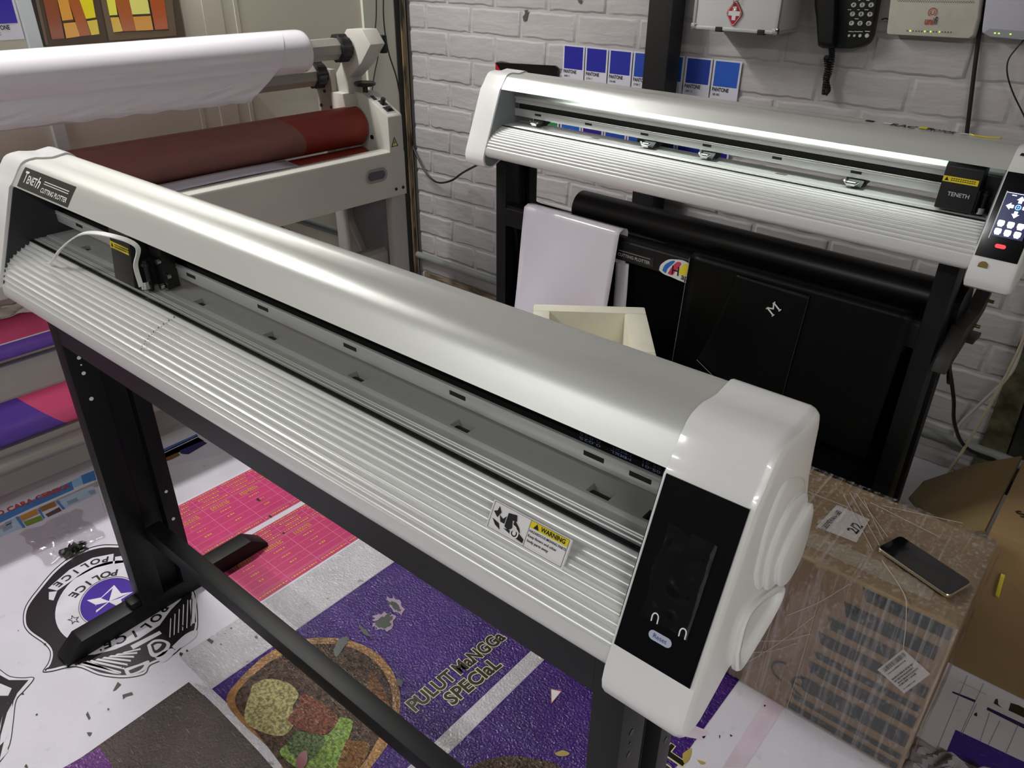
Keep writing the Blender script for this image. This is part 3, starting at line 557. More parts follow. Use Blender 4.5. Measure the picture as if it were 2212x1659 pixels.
# torn spots and streaks on the foam bricks
M_tear = pm('torn_spot', '#57504e', .8); mb = MB()
for pts in ([(1133, 22), (1141, 21), (1140, 30), (1137, 44), (1131, 46), (1129, 36), (1134, 30)], [(1248, 0), (1258, 0), (1255, 8), (1250, 6)]): mb.poly([BW(u, v, .004) for u, v in pts])
struct(obj('trim_11', mb, M_tear, smooth=False, at=BW(1135, 30)))
# ------------------------------------------------------------------ brown window with coloured panes
wn = obj('window_1', MB().box(XW-.004, XW+.012, 1.031, 1.497, 1.222, 1.43), pm('brown_window_frame', '#5b4c39', .45), at=(XW, 1.26, 1.22)); struct(wn)
def wq(pts, dx): return [SW(u/5.267, v/5.267, dx) for u, v in pts]
M_frame2 = pm('bronze_frame', '#75644b', .4)
for k, (pts, mt) in enumerate((
    ([(375, -400), (400, 0), (530, 520), (480, 530), (355, 0), (330, -400)], pm('dark_window_gap', '#2f281c', .5)), ([(395, -400), (440, 0), (548, 505), (520, 515), (402, 0), (360, -400)], M_frame2),
    ([(1110, -400), (1145, 0), (1240, 465), (2010, 405), (1960, 0), (1920, -400), (1860, -400), (1865, 0), (1920, 345), (1290, 372), (1210, 0), (1180, -400)], M_frame2))):
    obj('frame_bar', MB().poly(wq(pts, .0135+.001*k)), mt, wn, smooth=False)
panes = (('#8a4a2c', [(440, -400), (490, 0), (590, 447), (735, 437), (650, 0), (600, -400)]), ('#d89a3c', [(610, -400), (655, 0), (710, 235), (835, 222), (775, 0), (690, -400)]), ('#a85a2a', [(690, -400), (775, 0), (915, 412), (1035, 400), (905, 0), (800, -400)]),
    ('#e8d81e', [(800, -400), (905, 0), (978, 215), (1090, 198), (1055, 0), (1010, -400)]), ('#d79b3e', [(720, 265), (755, 437), (912, 412), (858, 252)]), ('#dcc23c', [(988, 240), (1040, 400), (1132, 388), (1103, 222)]),
    ('#ece654', [(1180, -400), (1212, 0), (1247, 175), (1337, 170), (1308, 0), (1260, -400)]), ('#ab5d2b', [(1260, -400), (1308, 0), (1400, 356), (1550, 350), (1468, 0), (1380, -400)]), ('#e9e478', [(1380, -400), (1470, 0), (1502, 165), (1708, 155), (1680, 0), (1600, -400)]),
    ('#dcb648', [(1255, 198), (1292, 368), (1398, 356), (1350, 195)]), ('#d99a3a', [(1508, 190), (1550, 350), (1745, 340), (1715, 180)]), ('#b4582a', [(1650, -400), (1702, 0), (1765, 338), (1915, 330), (1868, 0), (1820, -400)]))
for k, (c, pts) in enumerate(panes): obj('pane', MB().poly(wq(pts, .0162)), pm('pane_'+c[1:], c, .2, emit=.12), wn, smooth=False)
# ------------------------------------------------------------------ colour cards on the walls
M_card = pm('card_white', '#dcdbe6', .4)
def card(c0, X, Z, n, w, h, hexc, label, group, text=True, sub='2685 C', frac=.66):
    """c0 = lower left corner; X, Z directions; n = outward normal"""
    X, Z, n = Vector(X), Vector(Z), Vector(n); c0 = Vector(c0)+n*.0012
    q = lambda u0, u1, v0, v1, e: [c0+X*u0+Z*v0+n*e, c0+X*u1+Z*v0+n*e, c0+X*u1+Z*v1+n*e, c0+X*u0+Z*v1+n*e]
    o = obj('colour_card', MB().loft([q(0, w, 0, h, 0), q(0, w, 0, h, .0008)]), M_card, at=c0, smooth=False); tag(o, label, 'colour card', group)
    obj('colour_patch', MB().poly(q(.007, w-.007, h*(1-frac), h-.005, .0013)), pm('patch_'+hexc[1:], hexc, .35), o, smooth=False)
    if text:
        mb = MB(); put_text(mb, 'PANTONE', lambda u, v: c0+X*(w*.36+u)+Z*(h*.255+v)+n*.0014, .017, w*.60, .03); put_text(mb, sub, lambda u, v: c0+X*(w*.23+u)+Z*(h*.13+v)+n*.0014, .010, w*.28, .01)
        obj('card_lettering', mb, M_ink, o, smooth=False)
    return o
cy = YW-.004
blues = [('#2a2b9c', 'leftmost of the upper row'), ('#2a2ea0', 'second of the upper row from the left'), ('#2a33a2', 'third of the upper row from the left'), ('#2b4db4', 'just left of the black post in the upper row'), ('#1e5fb8', 'half hidden behind the black post in the upper row'), ('#2342a6', 'just right of the black post in the upper row'), ('#2a5ec4', 'at the right end of the upper row')]
for k, (c, d) in enumerate(blues):
    card((-1.912+.1052*k, cy, 1.060), (1, 0, 0), (0, 0, 1), (0, -1, 0), .1005, .1265, c, 'blue colour sample card, '+d, 'colour cards on the brick wall', sub=('2685 C', '2736 C', '2746 NEC', '2728 C', '300 C', '2387 U', '285 NEC')[k])
for k, (c, d) in enumerate((('#2a63c0', 'first blue one'), ('#3a1f86', 'only violet one'), ('#2b4db0', 'blue one right of the violet card'), ('#2a55b4', 'second blue one right of the violet card'), ('#27389e', 'fifth from the left'), ('#2433a0', 'second from the right end'), ('#22249a', 'last at the right end'))):
    card((-1.912+.1052*k, cy, .760), (1, 0, 0), (0, 0, 1), (0, -1, 0), .1005, .1400, c, 'colour sample card seen through the lit plotter, '+d, 'colour cards on the brick wall')
card((-2.055, cy, .760), (1, 0, 0), (0, 0, 1), (0, -1, 0), .135, .1400, '#2f8a4a', 'green colour sample card seen through the left end of the lit plotter', 'colour cards on the brick wall')
card((XW+.002, .885, 1.248), (0, 1, 0), (0, 0, 1), (1, 0, 0), .096, .13, '#3526a8', 'violet colour sample card on the cream wall left of the window', None)
# black sign with a red corner
q = [BW(*p, .012) for p in ((1070, 135), (1198, 142), (1203, 146), (1206, 190), (1072, 185))]
o = obj('wall_sign', MB().loft([[p+Vector((0, .010, 0)) for p in q], q]), pm('black_sign_face', '#0e0e10', .25), at=BW(1138, 160, .01), smooth=False); tag(o, 'black sign with a red corner on the bricks behind the lit plotter', 'sign')
obj('red_corner', MB().poly([BW(*p, .0128) for p in ((1070.5, 135.5), (1098, 180), (1072, 180))]), pm('red_sign_corner', '#b01e2c', .3), o, smooth=False)
# black steel post
o = obj('steel_post', MB().box(-1.492, -1.402, YW-.105, YW-.02, 0, 2.75), pm('black_steel', '#161617', .45, bump=.05, bscale=200), at=(-1.447, YW-.06, 0), bev=.003); tag(o, 'black square steel post standing against the brick wall', 'post')
# first aid case
kd = .16
kx0, kx1 = BW(1497, 62, kd).x, BW(1676, 71, kd).x; kz = BW(1580, 66, kd).z
kt = thing('first_aid_case', 'white aluminium first aid case with a red cross badge', 'first aid case', Matrix.Translation(((kx0+kx1)/2, YW-kd/2, kz)))
obj('body', MB().box(kx0, kx1, YW-kd, YW-.006, kz, kz+.24), pm('white_case_panel', '#d6d6d8', .35), kt, bev=.006)
mb = MB().box(kx0-.003, kx1+.003, YW-kd-.003, YW-kd+.012, kz-.002, kz+.007).box(kx0-.003, kx0+.006, YW-kd-.003, YW-kd+.012, kz, kz+.24).box(kx1-.006, kx1+.003, YW-kd-.003, YW-kd+.012, kz, kz+.24).box(kx1-.004, kx1+.003, YW-kd, YW-.01, kz-.002, kz+.006)
obj('edge_trim', mb, M_alu, kt, bev=.001)
for x in (kx0+.002, kx1-.002): obj('corner_cap', MB().box(x-.009, x+.009, YW-kd-.005, YW-kd+.010, kz-.004, kz+.014), M_chrome, kt, bev=.003)
for u in (1553, 1645):
    x = BW(u, 66, kd).x; obj('rubber_foot', MB().box(x-.011, x+.011, YW-kd-.006, YW-kd+.014, kz-.006, kz+.008), M_rubber, kt, bev=.002)
bc = BW(1586, 29, kd+.005); hs = .034
dq = lambda s, e: [bc+Vector((s*a, -e, s*1.15*b)) for a, b in ((0, 1), (.82, .0), (0, -1), (-.82, 0))]
def rnd_poly(pts, k=.18):
    out = []
    for i in range(len(pts)): p, a, b = pts[i], pts[i-1], pts[(i+1) % len(pts)]; out += [p+(a-p)*k, p+(a-p)*k*.3+(b-p)*k*.3, p+(b-p)*k]
    return out
bd = obj('badge', MB().loft([rnd_poly(dq(hs, -.004)), rnd_poly(dq(hs, 0))]), pm('red_enamel', '#b3202a', .25, coat=.4), kt, smooth=False)
mb = MB()
for s0, s1 in ((hs*.93, hs*.88),): mb.loft([rnd_poly(dq(s0, .0006)), rnd_poly(dq(s1, .0006))], caps=False)
s = .0062; mb.poly([bc+Vector((a*s, -.0008, b*s)) for a, b in ((-1, 3), (1, 3), (1, 1), (3, 1), (3, -1), (1, -1), (1, -3), (-1, -3), (-1, -1), (-3, -1), (-3, 1), (-1, 1))]); obj('badge_cross', mb, M_paper, bd, smooth=False)
mb = MB().tube([bc+Vector((.007*math.cos(a), -.004, .020+.010*math.sin(a))) for a in [2*math.pi*k/16 for k in range(17)]], .001, 5).tube([bc+Vector((-.006, -.004, .03)), bc+Vector((-.006, -.003, .07))], .0012, 5).tube([bc+Vector((.008, -.004, .03)), bc+Vector((.008, -.003, .07))], .0012, 5); obj('badge_ring', mb, M_chrome, bd)
# telephone
pt = thing('wall_telephone', 'black telephone with white push buttons hung on the bricks', 'telephone', Matrix.Translation(BW(1840, 60, .03)))
M_phone = pm('black_phone_plastic', '#131314', .38, bump=.05, bscale=300)
bo = [BW(u, v, 0) for u, v in ((1783, 97), (1800, 102), (1850, 103), (1872, 99), (1884, 92), (1892, 76), (1906, 0), (1920, -70), (1790, -70), (1790, 0))]
obj('base', MB().loft([[p+Vector((0, -.004, 0)) for p in bo], [p+Vector((0, -.036, 0)) for p in bo], [p*.97+(bo[0]+bo[5])*.015+Vector((0, -.046, 0)) for p in bo]]), M_phone, pt, bev=.004, smooth=50)
ho = [BW(u, v, 0) for u, v in ((1786, 96), (1797, 101), (1818, 100), (1822, 60), (1824, 0), (1830, -70), (1784, -70), (1779, 10), (1783, 40))]
obj('handset', MB().loft([[p+Vector((0, -.03, 0)) for p in ho], [p+Vector((0, -.072, 0)) for p in ho], [p+(ho[4]-p)*.10+Vector((0, -.080, 0)) for p in ho]]), M_phone, pt, bev=.005, smooth=50)
pk = lambda u, v, o=0: BW(1740+u/4.686, v/4.686, .046+o)
rows = [(('1', 510, -45), ('2', 597, -45), ('3', 688, -45)), (('4', 490, 50), ('5', 577, 50), ('6', 667, 50)), (('7', 478, 142), ('8', 566, 143), ('9', 654, 145)), (('*', 468, 235), ('0', 554, 236), ('#', 642, 237))]
M_btn = pm('white_button', '#cfcfcb', .35)
for rw in rows:
    for ch, u, v in rw:
        c = pk(u, v); rr = [c+Vector((.0075*math.cos(a), 0, .0066*math.sin(a))) for a in [2*math.pi*k/20 for k in range(20)]]
        kb = obj('button', MB().loft([[p+Vector((0, .004, 0)) for p in rr], [p+Vector((0, -.002, 0)) for p in rr], [c+(p-c)*.85+Vector((0, -.0034, 0)) for p in rr]]), M_btn, pt, smooth=50)
        mb = MB(); put_text(mb, ch, lambda a, b: c+Vector((a, -.0038, b)), .0105, None, .02); obj('button_digit', mb, M_ink, kb, smooth=False)
for u, r_ in ((443, .0035), (497, .0035), (554, .0045), (624, .0056)):
    c = pk(u, 360); obj('button', MB().cyl(c+Vector((0, .003, 0)), c+Vector((0, -.003, 0)), r_, 16), M_btn, pt)
mb = MB()
for (u, v, w) in ((445, 98, 34), (537, 98, 22), (617, 98, 36), (517, 190, 36), (462, 320, 50), (515, 320, 40), (558, 320, 40), (627, 318, 46), (545, 4, 18), (632, 4, 30)):
    a = pk(u, v, .0006); k = w/4.686/1661*2.4/2; mb.poly([a+Vector((-k, 0, -.0009)), a+Vector((k, 0, -.0009)), a+Vector((k, 0, .0009)), a+Vector((-k, 0, .0009))])
obj('key_caption', mb, M_paper, pt, smooth=False)
ax = [BW(1740+u/4.686, v/4.686, .03) for u, v in ((262, 470), (268, 540), (262, 620), (240, 720), (215, 800), (200, 880), (192, 950))]
axis = catmull(ax, 16); co = []
for i, p in enumerate(axis):
    a = i*1.55; d = Vector((1, 0, .1)).normalized(); co.append(p+Vector((math.cos(a)*.0075, math.sin(a)*.0075, 0)))
co2 = []
axis2 = catmull([BW(1740+u/4.686, v/4.686, .028) for u, v in ((192, 960), (228, 900), (205, 800), (225, 700), (215, 600), (230, 565))], 18)
for i, p in enumerate(axis2): a = i*1.55; co2.append(p+Vector((math.cos(a)*.0075, math.sin(a)*.0075, 0)))
fine = lambda P: catmull(P, 4)
obj('coiled_cord', MB().tube(fine(co), .0026, 6).tube(fine(co2), .0026, 6), M_cable, pt)
# routers
M_rt = pm('white_router_plastic', '#d5d1c4', .4, var=.06, vscale=20); rd = .045
rt = thing('router', 'cream wifi router with a red round logo on its front', 'router', Matrix.Translation(BW(2010, 60, .02)))
ro = [BW(u, v, rd) for u, v in ((1915, 70), (1918, 74), (2092, 83), (2102, 75), (2112, 40), (2124, -60), (1930, -60))]
obj('case', MB().loft([[p+Vector((.004, rd-.008, -.004)) for p in ro], [p+Vector((.001, .006, 0)) for p in ro], [p for p in ro]]), M_rt, rt, bev=.003, smooth=50)
rp_ = lambda u, v, e=.002: BW(1740+u/4.686, v/4.686, rd+e)
c = rp_(1287, 125); M_red = pm('red_logo', '#b4452c', .5); pxm = (rp_(1300, 125)-rp_(1200, 125)).length/100
mb = MB(); C_ = lambda a, r: c+Vector((r*pxm*math.cos(a), 0, r*pxm*math.sin(a)))
arc = [R(-50)+R(290)*k/30 for k in range(31)]; mb.loft([[C_(a, 46) for a in arc], [C_(a, 38) for a in arc]], caps=False, close=False)
arc = [R(180)+R(180)*k/12 for k in range(13)]; mb.loft([[C_(a, 23)-Vector((0, 0, 4*pxm)) for a in arc], [C_(a, 15)-Vector((0, 0, 4*pxm)) for a in arc]], caps=False, close=False)
for x in (-19, 19): mb.add([c+Vector(((x-4)*pxm, 0, (-6)*pxm)), c+Vector(((x+4)*pxm, 0, -6*pxm)), c+Vector(((x+4)*pxm, 0, 16*pxm)), c+Vector(((x-4)*pxm, 0, 16*pxm))], [(0, 1, 2, 3)])
for x in (-10, 10): mb.poly([c+Vector((x*pxm+4.5*pxm*math.cos(2*math.pi*k/10), 0, 24*pxm+4.5*pxm*math.sin(2*math.pi*k/10))) for k in range(10)])
c2 = rp_(1252, 216); put_text(mb, 'uni', lambda u, v: c2+Vector((u, 0, v)), .026, 88*pxm, .02); obj('logo', mb, M_red, rt, smooth=False)
c3 = rp_(1318, 212); mb = MB(); put_text(mb, 'fi', lambda u, v: c3+Vector((u, 0, v)), .026, 32*pxm, .02); obj('logo', mb, pm('dark_logo', '#3a3340', .5), rt, smooth=False)
led, mk, vt = MB(), MB(), MB()
for k in range(16):
    p = rp_(1030+k*29.5, 312+k*1.0); (led if k in (1, 6, 8, 11) else mk).poly([p+Vector((.0012*a, 0, .0016*b)) for a, b in ((-1, -1), (1, -1), (1, 1), (-1, 1))])
for k in range(34):
    for j in range(2): p = rp_(935+k*23+j*10, 2+k*.4+j*12); vt.poly([p+Vector((.0009*a, 0, .0009*b)) for a, b in ((-1, -1), (1, -1), (1, 1), (-1, 1))])
obj('status_light', led, pm('green_light', '#b6f03a', .4, emit=2.), rt, smooth=False); obj('port_mark', mk, M_ink, rt, smooth=False); obj('vent', vt, M_ink, rt, smooth=False)
r2 = thing('router', 'pale grey wifi router at the top right corner of the brick wall', 'router', Matrix.Translation(BW(2170, 60, .02)))
ro = [BW(u, v, rd) for u, v in ((2121, 62), (2121, 70), (2138, 80), (2260, 90), (2260, -60), (2137, -60))]
obj('case', MB().loft([[p+Vector((.004, rd-.008, -.002)) for p in ro], [p for p in ro]]), pm('pale_grey_router', '#c9c9d6', .35), r2, bev=.003, smooth=50)
obj('light_bar', MB().poly([BW(1740+u/4.686, v/4.686, rd+.001) for u, v in ((1800, 330), (1868, 290), (2420, 330), (2420, 400), (1870, 372))]), pm('grey_light_bar', '#a5a7ae', .4), r2, smooth=False)
mb = MB()
for u, v in ((1918, 335), (1958, 338), (2075, 346)): p = BW(1740+u/4.686, v/4.686, rd+.002); mb.poly([p+Vector((.002*a, 0, .0012*b)) for a, b in ((-1, -1), (1, -1), (1, 1), (-1, 1))])
obj('status_light', mb, MC['green_light'], r2, smooth=False)
# cables and trunking on the bricks
o = obj('cable_trunking', MB().tube([BW(2142, -40, .012), BW(2117, 60, .012), BW(2105, 150, .012), BW(2088, 292, .012)], .0062, 6), M_cable, at=BW(2105, 150, .012)); tag(o, 'black cable duct running straight down between the two routers', 'cable')
o = obj('router_cable', MB().tube(catmull([BW(2212, 86, .03), BW(2195, 105, .03), BW(2178, 130, .03), BW(2176, 160, .03), (BW(2188, 200, .03)), BW(2212, 250, .03), BW(2235, 300, .02)], 6), .0022, 6), M_cable, at=BW(2180, 150, .03)); tag(o, 'thin black cable looping down from the pale grey router', 'cable')
o = obj('wire', MB().tube(catmull([BW(1905, 42, .02), BW(1912, 40, .03), BW(1922, 42, .03)], 4), .002, 6), M_cable, at=BW(1912, 40, .02)); tag(o, 'short black wire between the telephone and the cream router', 'cable')
cab = lambda pts, r, lab, nm, mat=M_cable: (obj(nm, MB().tube(catmull(pts, 8), r, 6), mat, rp) if lab is None else tag(obj(nm, MB().tube(catmull(pts, 8), r, 6), mat, at=pts[0]), lab, 'cable'))
S_ = lambda u, v, d=.012: SW(u, v, d)
cab([S_(812, -420), S_(812, -60), S_(812, 30), S_(810, 70), S_(817, 110), S_(808, 160), S_(803, 195)], .0040, 'thin dark cable hanging down the cream wall behind the laminating machine', 'wall_cable')
pts = [S_(828, -420), S_(828, -60), S_(828, 40), S_(838, 110), S_(855, 165), S_(868, 225), BW(884, 270, .02), BW(890, 310, .02), BW(905, 345, .03), BW(922, 375, .04), BW(945, 394, .05), BW(975, 390, .08), BW(1005, 370, .12), RD @ Vector((-1.62, .60, .93))]
cab(pts, .0045, None, 'power_cord')
cab([S_(738, 420, .03), S_(737, 500, .03), S_(741, 590, .03)], .005, 'black cable hanging straight below the laminating machine', 'wall_cable')
RL = lambda x, y, z: RPm @ Vector((x, y, z))
cab([RL(-.262, .655, .70), RL(-.245, .68, .60), BW(2050, 790, .3), BW(2060, 860, .25), BW(2062, 915, .2), BW(2085, 965, .1), BW(2140, 990, .05), BW(2180, 1002, .03), BW(2230, 1010, .03)], .0055, None, 'power_cord')
M_crc = pm('cream_cable', '#b9ae94', .5)
cab([BW(2240, 640, .05), BW(2205, 745, .06), BW(2150, 855, .08), BW(2085, 965, .12), BW(2050, 1020, .16), BW(2032, 1058, .18)], .0048, 'cream cable crossing the bricks down to the floor', 'cream_cable', M_crc)
cab([BW(2230, 650, .04), BW(2200, 770, .045), BW(2172, 820, .04), BW(2110, 880, .04), BW(2072, 918, .03), BW(2062, 945, .03)], .0048, 'white cable branching left off the cream cable', 'white_cable', pm('white_cable', '#c8c6c0', .5))


# ------------------------------------------------------------------ laminating machine in the corner
LMm = frame(-1.4)
M_lam = pm('grey_white_enamel', '#c6c3b9', .42, var=.04, vscale=6, bump=.04, bscale=400)
M_lamd = pm('grey_enamel', '#a5a19b', .45, var=.05, vscale=5)
M_red = pm('red_silicone_roller', '#8c3026', .5, var=.08, vscale=20)
M_shaft = pm('satin_shaft', '#aaa79f', .4, metal=.5)
lam = thing('laminating_machine', 'grey white laminating machine with a red rubber roller in the corner', 'laminating machine', LMm @ Matrix.Translation((-2.45, .9, 0)))
O = lambda nm, mb, mt, par=lam, **k: obj(nm, mb, mt, par, LMm, **k)
y0 = -.55
O('front_apron', MB().prism([(-2.30, .662), (-2.30, .822), (-2.303, .830), (-2.318, .836), (-2.352, .836), (-2.352, .80), (-2.33, .80), (-2.33, .662)], 'y', y0, 1.957), M_lam, bev=.001)
O('well', MB().box(-2.60, -2.33, y0, 1.889, .70, .73), pm('dark_red_well', '#5d241e', .6))  # floor of the well in one dark red
ck = O('end_housing', MB().prism([(-2.302, .662), (-2.302, .955), (-2.308, .962), (-2.434, 1.023), (-2.445, 1.026), (-2.60, 1.026), (-2.60, .662)], 'y', 1.889, 1.957), M_lam, bev=.003)
O('bearing_block', MB().box(-2.57, -2.475, 1.838, 1.889, .66, 1.022), M_lam, bev=.003)
# slanted control plate
A, B = Vector((-2.322, 0, .9555)), Vector((-2.425, 0, 1.0050)); sd = (B-A).normalized(); sn = Vector((-sd.z, 0, sd.x)); sn = sn if sn.z > 0 else -sn
A = Vector((-2.308, 0, .962)); B = Vector((-2.434, 0, 1.023)); sd = (B-A).normalized(); sn = Vector((sd.z, 0, -sd.x)); sn = sn if sn.z > 0 else -sn
sp = lambda s, y, e=0.: Vector((A.x, y, A.z))+sd*s+sn*e
pl = O('control_plate', MB().poly([sp(.012, 1.900, .0012), sp(.012, 1.945, .0012), sp(.125, 1.945, .0012), sp(.125, 1.900, .0012)]), pm('pale_control_plate', '#c4c2bd', .4), smooth=False)
O('label_print', MB().poly([sp(.016, 1.905, .002), sp(.016, 1.942, .002), sp(.048, 1.942, .002), sp(.048, 1.905, .002)]).poly([sp(.056, 1.914, .002), sp(.056, 1.942, .002), sp(.088, 1.942, .002), sp(.088, 1.914, .002)]).poly([sp(.094, 1.903, .002), sp(.094, 1.92, .002), sp(.122, 1.92, .002), sp(.122, 1.903, .002)]), pm('dark_print', '#1e201f', .5), pl, smooth=False)
O('speed_knob', MB().cyl(sp(.068, 1.921, .002), sp(.068, 1.921, .024), .009, 16), M_black, pl)
O('rocker_switch', MB().loft([[sp(s, y, .002) for s, y in ((.024, 1.915), (.024, 1.935), (.040, 1.935), (.040, 1.915))], [sp(s, y, .009) for s, y in ((.026, 1.917), (.026, 1.933), (.038, 1.933), (.038, 1.917))]]), M_black, pl)
hw = O('hand_wheel', MB().cyl((-2.450, 1.912, 1.022), (-2.450, 1.912, 1.050), .010, 14).loft([[(-2.450+r*math.cos(a), 1.912+r*math.sin(a), z) for a in [2*math.pi*k/28 for k in range(28)]] for r, z in ((.034, 1.048), (.040, 1.052), (.041, 1.058), (.037, 1.062), (.022, 1.060))]), M_black, smooth=50)
tri = [(-2.2995, 1.842, .846), (-2.2995, 1.876, .846), (-2.2995, 1.859, .886)]
tri = [(-2.3012, y+.062, z+.0) for _, y, z in tri]
ts = O('hazard_triangle', MB().poly([(-2.3010, y, z) for y, z in ((1.896, .848), (1.930, .848), (1.913, .884))]), M_ink, ck, smooth=False)
O('hazard_print', MB().poly([(-2.3004, y, z) for y, z in ((1.9015, .851), (1.9245, .851), (1.913, .8765))]), pm('pale_hazard_yellow', '#d8d08a', .5), ts, smooth=False)
O('hazard_print', MB().poly([(-2.2999, y, z) for y, z in ((1.908, .853), (1.912, .861), (1.909, .861), (1.9145, .872), (1.914, .864), (1.917, .864))]), M_ink, ts, smooth=False)
def stadium(cy_, cz_, w, h, x, n=8):
    return [(x, cy_+sx*(w/2-h/2)+h/2*math.cos(R(a+180*k/n)), cz_+h/2*math.sin(R(a+180*k/n))) for sx, a in ((1, -90), (-1, 90)) for k in range(n+1)]
hr = O('handle_recess', MB().loft([stadium(1.815, .757, .104, .052, -2.2995), stadium(1.815, .757, .100, .048, -2.2965), stadium(1.815, .757, .086, .034, -2.2965), stadium(1.815, .757, .082, .030, -2.2992)]), pm('grey_recess_rim', '#8f8b84', .5))
O('recess_back', MB().poly([Vector(p) for p in stadium(1.815, .757, .083, .031, -2.2985)]), pm('dark_recess', '#55525a', .6), hr, smooth=False)
for y in (1.905, 1.940): O('bolt', MB().cyl((-2.302, y, .689), (-2.2975, y, .689), .006, 12), M_black, ck)
O('bolt', MB().cyl((-2.40, 1.884, .872), (-2.40, 1.889, .872), .008, 12), M_black, ck)
rc = (-2.484, .905); rr = .0715
O('pressure_roller', MB().cyl((rc[0], y0, rc[1]), (rc[0], 1.880, rc[1]), rr, 48), M_red)
O('lower_roller', MB().cyl((-2.455, y0, .772), (-2.455, 1.880, .772), .058, 36), M_red)
# supply shafts on their arms
def octa(mb, x, z, ya, yb, r): mb.loft([[(x+r*math.cos(R(22.5+45*k)), y, z+r*math.sin(R(22.5+45*k))) for k in range(8)] for y in (ya, yb)])
mb = MB(); octa(mb, -2.48, 1.181, y0, 1.83, .038); O('supply_shaft', mb, M_shaft, smooth=20)
mb = MB(); octa(mb, -2.612, 1.082, y0, 1.80, .041); O('supply_shaft', mb, M_shaft, smooth=20)
def knob(x, z, ya, yb, r):
    mb = MB(); n = 40; rings = []
    for y, k in ((ya, .82), (ya+.004, 1.), (yb-.012, 1.), (yb-.010, .78), (yb, .76)): rings.append([(x+r*k*(1+(.06 if j % 4 < 2 else -.02))*math.cos(2*math.pi*j/n), y, z+r*k*(1+(.06 if j % 4 < 2 else -.02))*math.sin(2*math.pi*j/n)) for j in range(n)])
    mb.loft(rings); return O('shaft_knob', mb, M_black, smooth=25)
knob(-2.48, 1.181, 1.815, 1.868, .046); knob(-2.612, 1.082, 1.790, 1.842, .048)
O('shaft_arm', MB().prism([(-2.515, 1.205), (-2.475, 1.243), (-2.385, 1.247), (-2.345, 1.200), (-2.405, 1.135), (-2.492, 1.075), (-2.495, 1.02), (-2.590, 1.02), (-2.585, 1.065), (-2.535, 1.115), (-2.515, 1.15)], 'y', 1.868, 1.935), M_lam, bev=.003)
O('arm_lever', MB().box(-2.40, -2.36, 1.935, 1.958, 1.165, 1.225), M_black, bev=.003)
O('shaft_bracket', MB().prism([(-2.66, 1.10), (-2.565, 1.10), (-2.555, .66), (-2.66, .66)], 'y', 1.842, 1.868), M_lamd, bev=.002)
for x, z in ((-2.61, 1.02), (-2.64, .965), (-2.575, .965)): O('bolt', MB().cyl((x, 1.842, z), (x, 1.838, z), .006, 10), M_black)
# stand of the machine
O('stand_leg', MB().box(-2.345, -2.302, 1.885, 1.950, 0, .662), M_lamd, bev=.002)
O('stand_leg', MB().box(-2.685, -2.60, 1.885, 1.950, 0, .662), M_lamd, bev=.002)
O('gusset_plate', MB().prism([(-2.60, .662), (-2.345, .662), (-2.345, .285), (-2.455, .27), (-2.60, .50)], 'y', 1.915, 1.922), pm('dark_gusset', '#77747a', .5))
O('gusset_flange', MB().prism([(-2.60, .50), (-2.455, .27), (-2.345, .285), (-2.345, .265), (-2.465, .245), (-2.61, .475)], 'y', 1.890, 1.922), M_lamd, bev=.001)
O('stand_leg', MB().box(-2.345, -2.302, y0, y0+.06, 0, .662), M_lamd, bev=.002)
O('stand_beam', MB().prism([(-2.372, .345), (-2.362, .345), (-2.355, .355), (-2.355, .43), (-2.37, .445), (-2.40, .445), (-2.40, .345)], 'y', y0, 1.885), M_lamd, bev=.001)
O('lower_tube', MB().cyl((-2.385, y0, .135), (-2.385, 1.885, .135), .026, 20), M_shaft)
O('lower_tube', MB().box(-2.42, -2.39, y0, 1.885, .15, .185), M_lamd)
O('base_panel', MB().box(-2.415, -2.395, y0, 1.885, .035, .115), M_lamd, bev=.001)
O('base_foot', MB().box(-2.60, -2.42, 1.80, 1.885, 0, .04), M_black); O('base_foot', MB().box(-2.60, -2.42, y0, y0+.1, 0, .04), M_black)
# film roll on the shaft with its web
M_film = pm('white_film', '#e2dee4', .22, coat=.35, bump=.03, bscale=6)
fr = thing('film_roll', 'thick white glossy film roll on the upper shaft of the laminating machine', 'film roll', LMm @ Matrix.Translation((-2.48, .7, 1.11)))
mb = MB(); n = 48
mb.loft([[(-2.48+r*math.cos(2*math.pi*k/n), y, 1.183+r*math.sin(2*math.pi*k/n)) for k in range(n)] for y, r in ((-.45, .070), (1.650, .070), (1.668, .068), (1.676, .064), (1.680, .056), (1.680, .042))])
O('film_core', mb, M_film, fr, smooth=40)
fz = lambda y: 1.083-.018*(y-.6)
def back_sheet(a, b):
    y = -.45+(1.585-.155*b+.45)*a; t0 = R(-8); 
    ph = b
    if b < .35: ang = R(70)-R(110)*b/.35; return Vector((-2.48+.0715*math.cos(ang), y, 1.183+.0715*math.sin(ang)))
    k = (b-.35)/.65; p0 = Vector((-2.48+.0715*math.cos(R(-40)), 0, 1.183+.0715*math.sin(R(-40)))); p1 = Vector((-2.418, 0, fz(y)))
    w = .0012*math.sin(y*26+k*14+2*math.sin(y*9))*k+.0012*math.sin(y*61+k*17)*k
    p = p0+(p1-p0)*k; return Vector((p.x+w+.006*math.sin(math.pi*k), y, p.z))
O('backing_sheet', MB().grid(back_sheet, 120, 40), M_film, fr, smooth=70)
def lip(a, b):
    y = -.45+(1.430-.012*b+.45)*a; w = .0012*math.sin(y*26+14+2*math.sin(y*9))+.0012*math.sin(y*61+17)
    return Vector((-2.418+w+.004*math.sin(math.pi*b)-.012*b, y, fz(y)+.004*math.sin(math.pi*b*1.2)-.017*b))
O('backing_fold', MB().grid(lip, 120, 6), M_film, fr, smooth=70)
